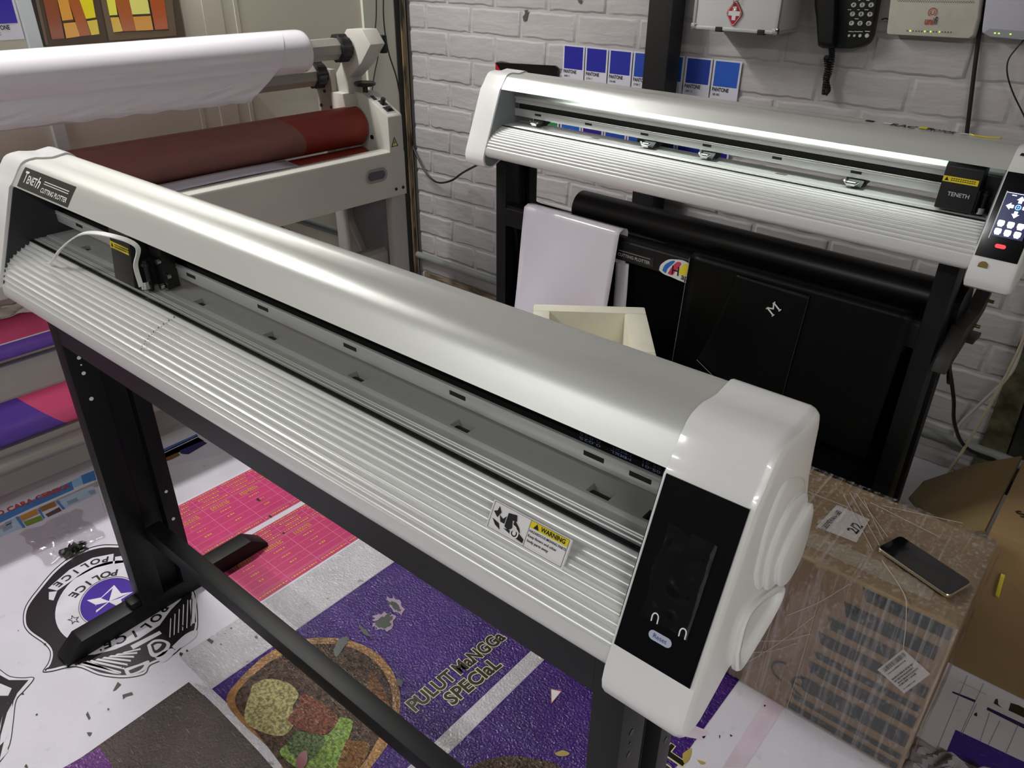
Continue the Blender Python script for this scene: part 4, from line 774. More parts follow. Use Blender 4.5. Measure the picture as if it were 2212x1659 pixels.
def web(a, b):
    L1 = .12; ta = R(68)
    if b < .35:
        k = b/.35; yr = 1.445+.085*k; p0 = Vector((-2.425, 0, 1.068)); p1 = Vector((rc[0]+(rr+.002)*math.cos(ta), 0, rc[1]+(rr+.002)*math.sin(ta))); p = p0+(p1-p0)*k
    else:
        k = (b-.35)/.65; ang = ta-R(125)*k; yr = 1.53+.075*math.sin(min(1, k*1.3)*math.pi/2)-.02*max(0, k-.7); p = Vector((rc[0]+(rr+.002)*math.cos(ang), 0, rc[1]+(rr+.002)*math.sin(ang)))
    y = -.45+(yr+.45)*a; return Vector((p.x, y, p.z+(fz(y)-1.068 if b < .01 else 0)))
def hazefilm():
    m = bpy.data.materials.new('cloudy_film'); m.use_nodes = True; N = m.node_tree.nodes; L = m.node_tree.links; N.remove(N['Principled BSDF'])
    t_ = N.new('ShaderNodeBsdfTransparent'); d = N.new('ShaderNodeBsdfPrincipled'); d.inputs['Base Color'].default_value = lin('#a39088'); d.inputs['Roughness'].default_value = .25
    mx = N.new('ShaderNodeMixShader'); mx.inputs[0].default_value = .30; L.new(t_.outputs[0], mx.inputs[1]); L.new(d.outputs[0], mx.inputs[2]); L.new(mx.outputs[0], N['Material Output'].inputs['Surface']); return m
O('clear_web', MB().grid(web, 4, 60), hazefilm(), fr, smooth=70)
o = obj('feed_sheet', MB().grid(lambda a, b: Vector((-2.425+.062*b, -.4+(1.512+.015*b+.4)*a, .842+.006*math.sin(a*9)-.012*b)), 30, 4), pm('feed_paper', '#cfcad6', .4), None, LMm, at=LMm @ Vector((-2.4, .5, .83)), thick=.002); tag(o, 'white paper strip feeding out under the red roller', 'paper strip')
# printed rolls on the rack below
def stripes(name, A_, B_, k, off, C_='#e7c9dc', edge=None):
    m = bpy.data.materials.new(name); m.use_nodes = True; N = m.node_tree.nodes; L = m.node_tree.links; b = N['Principled BSDF']; b.inputs['Roughness'].default_value = .28
    g = N.new('ShaderNodeTexCoord'); s_ = N.new('ShaderNodeSeparateXYZ'); L.new(g.outputs['Object'], s_.inputs[0])
    mt = N.new('ShaderNodeMath'); mt.operation = 'MULTIPLY_ADD'; mt.inputs[1].default_value = k; L.new(s_.outputs['Z'], mt.inputs[0]); L.new(s_.outputs['Y'], mt.inputs[2])
    ad = N.new('ShaderNodeMath'); ad.operation = 'ADD'; ad.inputs[1].default_value = off; L.new(mt.outputs[0], ad.inputs[0])
    fr_ = N.new('ShaderNodeMath'); fr_.operation = 'PINGPONG'; fr_.inputs[1].default_value = .19; L.new(ad.outputs[0], fr_.inputs[0])
    cp = N.new('ShaderNodeMath'); cp.operation = 'GREATER_THAN'; cp.inputs[1].default_value = .095; L.new(fr_.outputs[0], cp.inputs[0])
    mx = N.new('ShaderNodeMix'); mx.data_type = 'RGBA'; mx.inputs['A'].default_value = lin(A_); mx.inputs['B'].default_value = lin(B_); L.new(cp.outputs[0], mx.inputs['Factor']); L.new(mx.outputs['Result'], b.inputs['Base Color']); return m
def rollpart(x, z, r, a0, a1, ya, yb, n=20): return MB().grid(lambda a, b: Vector((x+r*math.cos(R(a0+(a1-a0)*b)), ya+(yb-ya)*a, z+r*math.sin(R(a0+(a1-a0)*b)))), 2, n)
M_pink = pm('pink_print', '#ff669a', .33, var=.06, vscale=12); M_purp = pm('purple_print', '#7050bc', .33, var=.06, vscale=12)
u = thing('printed_roll', 'pink and purple printed vinyl roll with a white edge, upper one on the rack', 'printed roll', LMm @ Matrix.Translation((-2.41, .3, .46)))
O('pink_layer', rollpart(-2.41, .520, .066, 190, 2, y0+.05, .62, 28), M_pink, u, thick=.001); O('purple_layer', MB().cyl((-2.413, y0+.05, .516), (-2.413, .64, .516), .0645, 40), M_purp, u)
O('white_edge', MB().tube([(-2.3442, y0+.05, .523), (-2.3442, .62, .523)], .0022, 6), M_paper, u)
lw = thing('printed_roll', 'large pink and purple printed vinyl roll, lower one on the rack', 'printed roll', LMm @ Matrix.Translation((-2.43, .3, .17)))
O('printed_layer', MB().cyl((-2.46, y0+.05, .275), (-2.46, .63, .275), .105, 56), stripes('pink_purple_print', '#6c4cba', '#ff6496', .75, .165), lw)
# carton and plastic on top of the rolls
cb = obj('carton', MB().prism([(-2.375, .585), (-2.375, .655), (-2.46, .66), (-2.46, .585)], 'y', .20, .478), pm('worn_carton', '#8a7468', .8, var=.15), None, LMm, at=LMm @ Vector((-2.41, .35, .585)), bev=.004); tag(cb, 'worn brown carton wedged above the pink printed roll', 'carton')
wp = obj('plastic_sheet', MB().grid(lambda a, b: Vector((-2.47+.125*b+.012*mnoise.noise(Vector((a*5, b*3, 0))), .18+.345*a-.06*b, .672-.02*b+.014*mnoise.noise(Vector((a*6, b*5, 4))))), 24, 12), pm('crumpled_white_plastic', '#d9cfd6', .35), None, LMm, at=LMm @ Vector((-2.41, .35, .66)), thick=.001); tag(wp, 'pinkish white plastic sheet lying over the brown carton', 'plastic sheet')
wp = obj('plastic_sheet', MB().grid(lambda a, b: Vector((-2.372+.022*b+.014*mnoise.noise(Vector((a*7, b*3, 2))), .28+.33*a, .592+.030*(1-b)+.018*mnoise.noise(Vector((a*8, b*3, 9))))), 30, 8), pm('crumpled_pale_plastic', '#cfcabd', .3), None, LMm, at=LMm @ Vector((-2.36, .45, .59)), thick=.001); tag(wp, 'crumpled pale plastic tucked in front of the brown carton', 'plastic sheet')
# ------------------------------------------------------------------ printed banners stuck on the floor
Z1, Z2, Z3 = .0006, .0012, .0018
def fp_(pts, z): return [G(u, v, z) for u, v in pts]
def rect(x0, x1, ya, yb, z): return [(x0, ya, z), (x1, ya, z), (x1, yb, z), (x0, yb, z)]
def sheet(nm, pts, mat, lab, cat='banner', z=Z1):
    sheet.k = getattr(sheet, 'k', 0)+1; z += .00002*sheet.k
    c = sum((Vector((p[0], p[1], 0)) for p in pts), Vector((0, 0, 0)))/len(pts)
    o = obj(nm, MB().loft([[(p[0], p[1], 0.0001) for p in pts], [(p[0], p[1], z) for p in pts]]), mat, at=c, smooth=False); return tag(o, lab, cat)
def ink(par, nm, polys, col, z=Z2, mat=None):
    mb = MB()
    for p in polys: mb.poly([Vector((q[0], q[1], z)) for q in p])
    return obj(nm, mb, mat or pm(nm+'_'+col[1:], col, .35, var=.12, vscale=14), par, smooth=False)
M_wv = printed('white_banner', '#dcd8e2', .25, dirt=.10, rough=.3, var=.05, glit=.10, scol='#f4f2f6')
M_wv2 = printed('scuffed_white_banner', '#c6c2c8', .6, dirt=.5, rough=.10, var=.12, glit=.6, scol='#f2f0f2', thr=.56, gs=180)
M_pv = printed('purple_banner', '#3f1b72', .5, dirt=.15, rough=.10, var=.2, glit=.7, scol='#8f73b4', thr=.585, gs=180)
M_gv = printed('grey_banner', '#5a504d', .6, dirt=.1, rough=.07, var=.25, glit=1.0, scol='#989292', thr=.62, gs=180)
# crest banner
crest = sheet('floor_banner', rect(-2.12, -1.33, -.9, .672, Z1), M_wv, 'white floor banner printed with a black crest under the left foot of the front plotter', z=Z1)
zc = Z2
outer = [(262, 1177), (215, 1178), (165, 1195), (120, 1228), (85, 1268), (55, 1310), (50, 1345), (62, 1368), (95, 1392), (108, 1410), (104, 1432), (92, 1452), (112, 1452), (165, 1442), (215, 1460), (268, 1466), (312, 1458), (324, 1440), (340, 1432), (372, 1418), (395, 1398), (424, 1368), (428, 1330), (422, 1285), (405, 1255), (360, 1215), (310, 1186)]
def smooth_px(pts, n=4): return [(p.x, p.y) for p in catmull([Vector((a, b)) for a, b in pts+pts[:1]], n)[:-1]]
def shrink(pts, d):
    return [(p.x, p.y) for p in inset(pts, d)]
op = smooth_px(outer)
gfl = lambda pts: [G(u, v) for u, v in pts]
ink(crest, 'crest_outline', [gfl(op)], '#1c1a1c', Z2)
ink(crest, 'crest_rim', [gfl(shrink(op, 2.2))], '#e2dfe6', Z2+.0002); ink(crest, 'crest_field', [gfl(shrink(op, 6.5))], '#1f1b1d', Z2+.0004)
# round seal: centre and radii on the floor
sc_ = G(225, 1308); 
def ell(ru, rv, cu=232, cv=1303, a0=0, a1=360, n=48, rot=-27):
    out = []
    for k in range(n+1):
        a = R(a0+(a1-a0)*k/n); x, y = ru*math.cos(a), rv*math.sin(a); c, s = math.cos(R(rot)), math.sin(R(rot)); out.append((cu+x*c-y*s, cv+x*s+y*c))
    return out
zz = Z2+.0006
ink(crest, 'seal_ring', [gfl(ell(119, 83)[:-1])], '#e2dfe6', zz); ink(crest, 'seal_disc', [gfl(ell(66, 46, 236, 1300)[:-1])], '#46289a', zz+.0003)
ink(crest, 'seal_ring', [gfl(ell(70, 49, 236, 1300))+gfl(ell(68.5, 47.5, 236, 1300))[::-1]], '#55514f', zz+.0002)
star = [(247, 1265), (262, 1283), (288, 1280), (262, 1296), (268, 1318), (236, 1302), (208, 1325), (207, 1308), (188, 1298), (219, 1292)]
ink(crest, 'seal_star', [gfl(star)], '#e6e4ea', zz+.0006); ink(crest, 'seal_star', [gfl([(244, 1272), (219, 1294), (236, 1300)]), gfl([(284, 1281), (258, 1294), (238, 1300)]), gfl([(205, 1322), (208, 1308), (234, 1302)])], '#46289a', zz+.0008)
ban = [(104, 1272), (150, 1232), (200, 1206), (246, 1197), (244, 1218), (205, 1228), (160, 1252), (124, 1277)]
ink(crest, 'crest_ribbon', [gfl(ban), gfl([(249, 1204), (262, 1202), (268, 1216), (248, 1219)]), gfl([(106, 1280), (124, 1278), (116, 1298), (106, 1296)])], '#e2dfe6', zz)
rib2 = [(172, 1418), (195, 1395), (235, 1383), (290, 1358), (335, 1318), (345, 1300), (398, 1283), (390, 1298), (370, 1318), (345, 1352), (300, 1382), (250, 1404), (205, 1415)]
ink(crest, 'crest_ribbon', [gfl(rib2)], '#d5cfd8', zz+.0003)
def arc_text(word, path, h, z):
    mb = MB(); pts = catmull([Vector((a, b)) for a, b in path], 10); gp = [G(p.x, p.y) for p in pts]; L = [0]
    for a, b in zip(gp, gp[1:]): L.append(L[-1]+(b-a).length)
    for i, ch in enumerate(word):
        s_ = L[-1]*(i+.5)/len(word); j = max(k for k in range(len(L)) if L[k] <= s_); j = min(j, len(gp)-2); d = (gp[j+1]-gp[j]).normalized(); t = (s_-L[j])/max(1e-6, L[j+1]-L[j]); p = gp[j]+(gp[j+1]-gp[j])*t; up = Vector((-d.y, d.x, 0))
        put_text(mb, ch, lambda u, v: Vector((p.x, p.y, z))+d*u+up*v, h, None, .03)
    return mb
mb = arc_text('POLICE', [(240, 1207), (200, 1216), (160, 1238), (116, 1270)], .032, zz+.0006)
obj('crest_lettering', mb, M_ink, crest, smooth=False)
for m2 in (arc_text('POLICE', [(258, 1236), (225, 1243), (190, 1261), (152, 1292)], .034, zz+.0006), arc_text('POLICE', [(358, 1308), (335, 1338), (295, 1368), (218, 1398)], .036, zz+.0008)): obj('crest_lettering', m2, M_ink, crest, smooth=False)
s5 = [(160+ (10 if k % 2 == 0 else 4.2)*1.5*math.cos(R(90+36*k+20)), 1340-(10 if k % 2 == 0 else 4.2)*1.1*math.sin(R(90+36*k+20))) for k in range(10)]
s5b = [(160+(p[0]-160)*.62, 1340+(p[1]-1340)*.62) for p in s5]
ink(crest, 'crest_star', [gfl(s5)], '#3a363c', zz+.0004); ink(crest, 'crest_star', [gfl(s5b)], '#e2dfe6', zz+.0006)
# eagle: wing feathers, body and shield drawn in white on the black field
fe = []
for k in range(7): a, b = (178+14*k, 1434-3.4*k), (262+7*k, 1456-8.5*k); fe.append([a, (a[0]+6, a[1]-4), (b[0], b[1]-4), b])
for k in range(7): x = 366+9.2*k; fe.append([(x, 1378-5*k), (x+2.2, 1378-5*k), (x+4.4, 1338-10*k), (x+2.2, 1336-10*k)])
fe += [[(172, 1436), (190, 1428), (262, 1458), (245, 1456)], [(410, 1298), (420, 1290), (424, 1345), (414, 1350)]]
ink(crest, 'crest_wing', [gfl(p) for p in fe[:7]+fe[14:15]], '#d9d6de', zz+.0002); ink(crest, 'crest_wing', [gfl(p) for p in fe[7:14]+fe[15:]], '#d9d6de', zz+.0002)
ink(crest, 'crest_eagle', [gfl(smooth_px([(318, 1395), (332, 1384), (352, 1383), (368, 1392), (360, 1410), (345, 1420), (326, 1418)])), gfl(smooth_px([(335, 1422), (350, 1412), (370, 1402), (378, 1408), (366, 1424), (350, 1432)])), gfl(smooth_px([(268, 1446), (300, 1436), (322, 1428), (318, 1444), (300, 1455), (276, 1460)])), gfl(smooth_px([(372, 1398), (400, 1372), (424, 1362), (424, 1376), (400, 1396), (380, 1404)])), gfl([(282, 1396), (345, 1364), (350, 1370), (288, 1404)])], '#d9d6de', zz+.0003)
ink(crest, 'crest_shield', [gfl(smooth_px([(326, 1394), (336, 1388), (352, 1388), (360, 1394), (352, 1406), (334, 1412)]))+[], gfl(smooth_px([(278, 1450), (300, 1441), (312, 1438), (304, 1448), (284, 1456)]))], '#2a2628', zz+.0006)
ink(crest, 'crest_shield', [gfl(smooth_px([(332, 1396), (340, 1392), (350, 1393), (344, 1402), (336, 1406)]))], '#cfcbd4', zz+.0008)
# part of a second crest, cut by the frame
o2 = smooth_px([(-60, 1420), (-20, 1435), (0, 1446), (22, 1461), (50, 1464), (72, 1463), (72, 1472), (52, 1495), (36, 1515), (30, 1560), (22, 1610), (0, 1648), (-40, 1680), (-80, 1600)])
ink(crest, 'crest_outline', [gfl(o2)], '#1c1a1c', Z2); ink(crest, 'crest_rim', [gfl(shrink(o2, 2.))], '#e2dfe6', Z2+.0002); ink(crest, 'crest_field', [gfl([(-60, 1440), (0, 1459), (20, 1470), (62, 1470), (38, 1498), (30, 1515), (28, 1525), (0, 1640), (-60, 1640)])], '#1f1b1d', Z2+.0004)
ink(crest, 'crest_feather', [gfl(p) for p in ([(0, 1477), (26, 1488), (18, 1504), (-6, 1504)], [(27, 1520), (16, 1540), (2, 1590), (0, 1612), (18, 1594), (27, 1560)], [(6, 1545), (-6, 1600), (-4, 1610)], [(-4, 1650), (16, 1610), (18, 1625)])], '#dcd9e0', Z2+.0006)
# scraps of grit on the crest banner
rnd2 = random.Random(5)
def jag(pts, k=.28):
    q = smooth_px(pts, 5); n = len(q); c = (sum(p[0] for p in q)/n, sum(p[1] for p in q)/n)
    return [(c[0]+(p[0]-c[0])*(1+rnd2.uniform(-k, k)), c[1]+(p[1]-c[1])*(1+rnd2.uniform(-k, k))) for p in q]
def specks(n, quad, smin, smax): 
    out = []
    for k in range(n):
        a, b = rnd2.random(), rnd2.random(); q = [Vector(p) for p in quad]; c = (q[0]*(1-a)+q[1]*a)*(1-b)+(q[3]*(1-a)+q[2]*a)*b; r = rnd2.uniform(smin, smax); t0 = rnd2.random()*6
        out.append([(c.x+r*math.cos(t0+t*1.05)*rnd2.uniform(.4, 1.3), c.y+r*.6*math.sin(t0+t*1.05)*rnd2.uniform(.4, 1.3)) for t in range(6)])
    return out
ink(crest, 'floor_wear', specks(14, [(-1.62, .05), (-1.35, .2), (-1.35, .65), (-1.6, .5)], .003, .009)+specks(10, [(-2.0, .0), (-1.4, .0), (-1.4, .3), (-2.0, .3)], .002, .006)+[gfl(p) for p in ([(255, 1474), (262, 1480), (250, 1492), (244, 1494)], [(265, 1502), (285, 1496), (288, 1502), (272, 1506), (266, 1512)], [(190, 1538), (196, 1552), (192, 1556), (186, 1545)], [(452, 1380), (462, 1386), (458, 1392), (447, 1384)])], '#3d3b30', Z2+.0009)
# pink price table banner
pb = sheet('floor_banner', rect(-1.995, -1.445, .675, 1.38, Z1), pm('pale_banner', '#d9d4de', .35), 'white floor banner with two pink tables of yellow print')
def grid_mat(name):
    m = printed(name, '#c93f72', .25, rough=.3, var=.08, glit=.12, scol='#eaa6c6'); return m
mb = MB()
PX = [(-1.985, -1.722), (-1.700, -1.452)]
PY0, PY1 = .690, 1.35
for a, b in PX: mb.poly([(a, PY0, Z2), (b, PY0, Z2), (b, PY1, Z2), (a, PY1, Z2)])
pk_ = obj('pink_table', mb, grid_mat('pink_banner_print'), pb, smooth=False)
ln, tx = MB(), MB()
for a, b in PX:
    w = b-a
    for f in (.07, .14, .21, .29, .31, .42, .55, .68, .80, .90, .92): ln.poly([(a+w*f-.0006, PY0, Z3), (a+w*f+.0006, PY0, Z3), (a+w*f+.0006, PY1, Z3), (a+w*f-.0006, PY1, Z3)])
    y = PY0+.012
    while y < PY1:
        ln.poly([(a, y-.0006, Z3), (b, y-.0006, Z3), (b, y+.0006, Z3), (a, y+.0006, Z3)]); yy = y
        for f, l, wd in ((.035, .9, .008), (.105, .7, .008), (.175, .55, .008), (.25, .9, .008), (.34, .62, .006), (.365, .62, .006), (.39, .62, .006), (.48, .38, .007), (.61, .30, .007), (.74, .2, .009), (.86, .34, .0), (.96, .9, .008)):
            if not wd: continue
            q = .098*l; c = yy+.05; s_ = c-q/2
            while s_ < c+q/2-.003:
                e = rnd2.uniform(.003, .006); xx = a+w*f; h_ = wd*.5*rnd2.uniform(.55, 1.); tx.poly([(xx-h_, s_, Z3+.0002), (xx+h_*.8, s_, Z3+.0002), (xx+h_*.8, s_+e, Z3+.0002), (xx-h_, s_+e, Z3+.0002)]); s_ += e+rnd2.uniform(.0018, .004)
        y += .1
obj('table_line', ln, pm('pink_line', '#e58fb4', .4), pb, smooth=False); obj('table_print', tx, pm('ochre_print', '#d6a244', .4), pb, smooth=False)
ink(pb, 'floor_wear', specks(5, [(-1.98, .7), (-1.46, .7), (-1.46, 1.0), (-1.98, 1.0)], .004, .010), '#3a2030', Z3+.0004)
# scuffed white strip, then the food banner
sheet('floor_sheet', rect(-1.443, -1.302, .470, 1.40, 0), M_wv2, 'scuffed white floor strip between the pink tables and the purple banner', 'floor sheet', Z1+.0003)
food = sheet('floor_banner', rect(-1.300, -.812, .30, 1.36, Z1), M_pv, 'purple floor banner with a clay bowl of food and black outlined lettering')
M_rim = printed('bowl_rim_print', '#a1743f', .4, rough=.26, var=.4, glit=.6, scol='#d9b487', thr=.6, vs=30); M_bowl = printed('bowl_inside_print', '#5a463a', .4, rough=.09, var=.65, glit=.9, scol='#b39a7c', thr=.58, vs=70, gs=180)
E_ = lambda c, pts, nm, mat, z: obj(nm, MB().poly([Vector((p[0], p[1], z)) for p in pts]), mat, food, smooth=False)
rim_px = [(566, 1421), (600, 1400), (650, 1383), (710, 1378), (765, 1387), (815, 1412), (850, 1455), (865, 1508), (858, 1560), (840, 1605), (800, 1660), (740, 1735), (690, 1780), (650, 1760), (600, 1640), (520, 1560), (489, 1512), (520, 1465)]
E_('', gfl(smooth_px(rim_px)), 'bowl_rim', M_rim, Z2)
E_('', gfl(smooth_px([(580, 1432), (650, 1398), (715, 1392), (765, 1402), (808, 1428), (836, 1465), (848, 1510), (842, 1555), (815, 1600), (780, 1655), (700, 1720), (640, 1690), (560, 1590), (508, 1520), (530, 1475)])), 'bowl_inside', M_bowl, Z2+.0002)
for nm, col, pts in (('rice', '#bfb57c', [(545, 1482), (575, 1468), (620, 1475), (645, 1500), (632, 1530), (640, 1556), (612, 1590), (560, 1580), (528, 1552)]), ('meat', '#8a5240', [(652, 1498), (690, 1515), (732, 1555), (715, 1578), (690, 1588), (650, 1576), (622, 1556), (640, 1530)]), ('leaf', '#8fae55', [(735, 1550), (762, 1560), (752, 1600), (740, 1650), (690, 1690), (640, 1660), (604, 1625), (640, 1600), (690, 1592), (715, 1582)]), ('leaf', '#66784e', [(640, 1580), (700, 1592), (690, 1625), (655, 1650), (620, 1615)]), ('rice', '#c9bf86', [(700, 1445), (760, 1462), (770, 1480), (725, 1472)]), ('crust', '#8a5c36', [(800, 1450), (830, 1490), (842, 1535), (820, 1560), (790, 1510)]), ('crust', '#8d6236', [(748, 1600), (800, 1612), (760, 1680), (720, 1690)])):
    fz_ = Z3+.0001*len(food.children); E_('', gfl(smooth_px(pts)), nm, printed('food_'+nm+col[1:], col, .35, rough=.09, var=.62, glit=.9, scol='#e6dfb8', thr=.585, vs=150, dirt=.6, gs=180), fz_)
E_('', gfl(smooth_px([(648, 1630), (662, 1625), (664, 1650), (650, 1665), (640, 1650)])), 'chilli', pm('food_chilli', '#7c2437', .35), Z3+.003)
# lettering runs along +Y on the floor (away from the viewer), tops of the letters towards -X
def two_tone(s, O, X, Y, h, w, z):
    pl_ = plane((O[0], O[1], 0), X, Y)
    a_, b_, c_ = MB(), MB(), MB()
    put_text(a_, s, lambda u, v: pl_(u, v)+Vector((0, 0, z)), h, w*1.03, .07); put_text(b_, s, lambda u, v: pl_(u, v)+Vector((0, 0, z+.0003)), h, w, .03); return a_, b_
ta, tb = MB(), MB()
def line(s, p0, p1, h, z=Z2):
    a, b = G(*p0), G(*p1); d = (b-a).normalized(); up = Vector((-d.y, d.x, 0)); A_, B_ = two_tone(s, (a+b)/2, d, up, h, (b-a).length, z); ta.add(A_.v, A_.f); tb.add(B_.v, B_.f)
line('PULUT', (888, 1530), (978, 1456), .050); line('MaNGGa', (985, 1450), (1084, 1372), .050); line('SPECIaL', (968, 1516), (1075, 1430), .052)
obj('banner_lettering', ta, pm('cream_outline_print', '#d8cfa4', .4), food, smooth=False); obj('banner_lettering', tb, pm('dark_olive_print', '#171506', .4), food, smooth=False)
ink(food, 'floor_wear', [gfl(jag(p)) for p in ([(811, 1342), (826, 1334), (842, 1330), (846, 1345), (836, 1358), (820, 1356), (808, 1350)], [(838, 1302), (850, 1300), (864, 1312), (866, 1322), (854, 1318)], [(776, 1354), (790, 1362), (800, 1374), (808, 1382), (796, 1376), (780, 1366)], [(728, 1382), (752, 1380), (744, 1398), (728, 1420), (722, 1410)], [(858, 1464), (870, 1472), (866, 1486), (856, 1478)])], '#3f463f', Z3+.0006)
ink(food, 'floor_wear_rim', [gfl(jag(p)) for p in ([(805, 1345), (812, 1328), (834, 1326), (850, 1330), (848, 1352), (836, 1364), (812, 1358)], [(834, 1296), (850, 1290), (868, 1306), (870, 1326), (850, 1322)])], '#a58fa6', Z3+.0003)
strip = sheet('floor_sheet', rect(-.810, -.772, .20, 1.36, Z1), M_wv2, 'narrow white floor strip between the two purple banners', 'floor sheet')
food2 = sheet('floor_banner', rect(-.770, -.385, .25, 1.36, Z1), M_pv, 'purple floor banner around the right leg of the front plotter')
E_2 = lambda pts, nm, mat, z: obj(nm, MB().poly([Vector((p[0], p[1], z)) for p in pts]), mat, food2, smooth=False)
E_2(gfl(smooth_px([(1000, 1668), (1040, 1645), (1100, 1634), (1160, 1640), (1215, 1660), (1250, 1720), (1100, 1800), (990, 1740)])), 'bowl_rim', M_bowl, Z2)
E_2(gfl([(1191, 1520), (1213, 1493), (1190, 1488)]), 'white_triangle', pm('white_triangle', '#e9e6ea', .4), Z2); 
tri2 = MB()
for a, b in (((1191, 1520), (1213, 1493)), ((1213, 1493), (1190, 1488)), ((1190, 1488), (1191, 1520))): tri2.tube([G(*a, Z2+.0003), G(*b, Z2+.0003)], .0008, 4)
obj('triangle_outline', tri2, pm('red_outline', '#b04a44', .4), food2, smooth=False)
ta, tb = MB(), MB()
def line2(s, p0, p1, h): 
    a, b = G(*p0), G(*p1); d = (b-a).normalized(); up = Vector((-d.y, d.x, 0)); A_, B_ = two_tone(s, (a+b)/2, d, up, h, (b-a).length, Z2); ta.add(A_.v, A_.f); tb.add(B_.v, B_.f)
line2('UT', (1418, 1695), (1472, 1622), .062)
obj('banner_lettering', ta, MC['cream_outline_print'], food2, smooth=False); obj('banner_lettering', tb, MC['dark_olive_print'], food2, smooth=False)
ink(food2, 'floor_wear', [gfl(smooth_px(p)) for p in ([(1480, 1624), (1494, 1618), (1490, 1640), (1478, 1650), (1474, 1632)], [(1198, 1628), (1215, 1622), (1230, 1628), (1222, 1634), (1205, 1634)], [(1505, 1642), (1524, 1648), (1514, 1652)])], '#b8a055', Z3)
# grey worn banner at the bottom left
greyb = sheet('floor_banner', [(p.x, p.y) for p in gfl([(408, 1474), (470, 1530), (560, 1625), (660, 1740), (250, 1900), (-40, 1760), (150, 1655)])], M_gv, 'worn grey floor banner covered in scratches beside the clay bowl print', z=Z1+.0005)
E3 = gfl([(215, 1615), (236, 1646), (262, 1690), (60, 1800), (-40, 1760)]); obj('purple_corner', MB().poly([Vector((p.x, p.y, Z2+.0004)) for p in E3]), printed('violet_banner', '#6a3480', .5, rough=.08, var=.2, glit=1.0, scol='#cfa6cf', thr=.57), greyb, smooth=False)
sheet('floor_sheet', [(p.x, p.y) for p in gfl([(410, 1472), (458, 1489), (640, 1659), (760, 1780), (660, 1740), (560, 1625), (470, 1530)])], M_wv2, 'scuffed white edge strip between the grey banner and the clay bowl print', 'floor sheet', Z1+.0003)
# blue poster by the laminating machine
M_po = pm('poster_white', '#cbc6d0', .4)
po = sheet('floor_poster', [(p.x, p.y) for p in gfl([(-20, 1104), (60, 1068), (195, 1010), (232, 1120), (120, 1180), (-40, 1240)])], M_po, 'poster with a blue heading and small food photos by the laminating machine', 'poster', Z1+.0004)
ink(po, 'blue_band', [gfl([(-20, 1124), (155, 1040), (160, 1058), (60, 1102), (-20, 1140)]), gfl([(175, 1028), (203, 1017), (208, 1037), (180, 1047)])], '#3f78b8', Z2); ink(po, 'blue_band', [gfl([(155, 1039), (175, 1029), (180, 1047), (160, 1055)])], '#8fb4d4', Z2)
ink(po, 'grey_band', [gfl([(-20, 1146), (60, 1108), (210, 1040), (213, 1050), (60, 1122), (-20, 1166)])], '#a79a94', Z2)
ink(po, 'blue_panel', [gfl([(-20, 1166), (24, 1122), (40, 1116), (52, 1140), (-20, 1170)])], '#a9bdd0', Z2+.0001); ink(po, 'blue_panel', [gfl([(128, 1080), (200, 1050), (214, 1066), (140, 1100)])], '#a9bdd0', Z2+.0001)
ink(po, 'photo', [gfl([(42, 1116), (78, 1100), (82, 1112), (48, 1124)])], '#b98236', Z2+.0003); ink(po, 'photo', [gfl([(84, 1098), (118, 1084), (122, 1094), (92, 1106)])], '#8f6a34', Z2+.0003); ink(po, 'photo', [gfl([(50, 1128), (88, 1114), (94, 1124), (58, 1138)])], '#7a8f3c', Z2+.0003); ink(po, 'photo', [gfl([(98, 1112), (128, 1096), (134, 1104), (104, 1118)])], '#5d463e', Z2+.0003)
ink(po, 'photo_bar', [gfl([(33, 1118), (40, 1116), (56, 1140), (50, 1142)]), gfl([(82, 1102), (86, 1100), (98, 1120), (94, 1122)]), gfl([(121, 1084), (126, 1082), (142, 1100), (136, 1102)])], '#4a78b8', Z2+.0004)
ink(po, 'grey_print', [gfl(p) for p in ([(4, 1140), (24, 1130), (28, 1140), (8, 1150)], [(10, 1130), (24, 1124), (27, 1130), (14, 1137)], [(144, 1084), (166, 1076), (170, 1082), (148, 1092)], [(190, 1062), (204, 1058), (208, 1066), (196, 1070)])], '#8797a6', Z2+.0004)
mb = MB(); a, b = G(-8, 1113), G(152, 1049); d = (b-a).normalized(); up = Vector((-d.y, d.x, 0)); put_text(mb, 'O CARA CEREKA', lambda u, v: (a+b)/2+d*u+up*v+Vector((0, 0, Z3)), .036, (b-a).length, .04); obj('poster_heading', mb, pm('red_heading', '#b0403a', .4), po, smooth=False)
mb = MB(); a, b = G(-20, 1120), G(195, 1010)
# second poster strip seen under the beam
po2 = sheet('floor_poster', [(p.x, p.y) for p in gfl([(335, 985), (430, 940), (520, 900), (560, 930), (470, 985), (352, 1010)])], M_po, 'poster edge with blue and khaki bands under the front plotter beam', 'poster', Z1+.0004)
ink(po2, 'blue_band', [gfl([(336, 978), (425, 938), (428, 943), (340, 985)])], '#4a64a8', Z2); ink(po2, 'khaki_band', [gfl([(342, 986), (428, 945), (441, 953), (400, 972), (348, 995)])], '#8a8064', Z2); ink(po2, 'photo', [gfl([(348, 994), (384, 978), (390, 984), (372, 993), (352, 1000)])], '#7a5222', Z2+.0003); ink(po2, 'navy_shape', [gfl([(388, 974), (438, 953), (448, 958), (408, 982), (398, 982), (390, 980)])], '#2a2660', Z2+.0003)
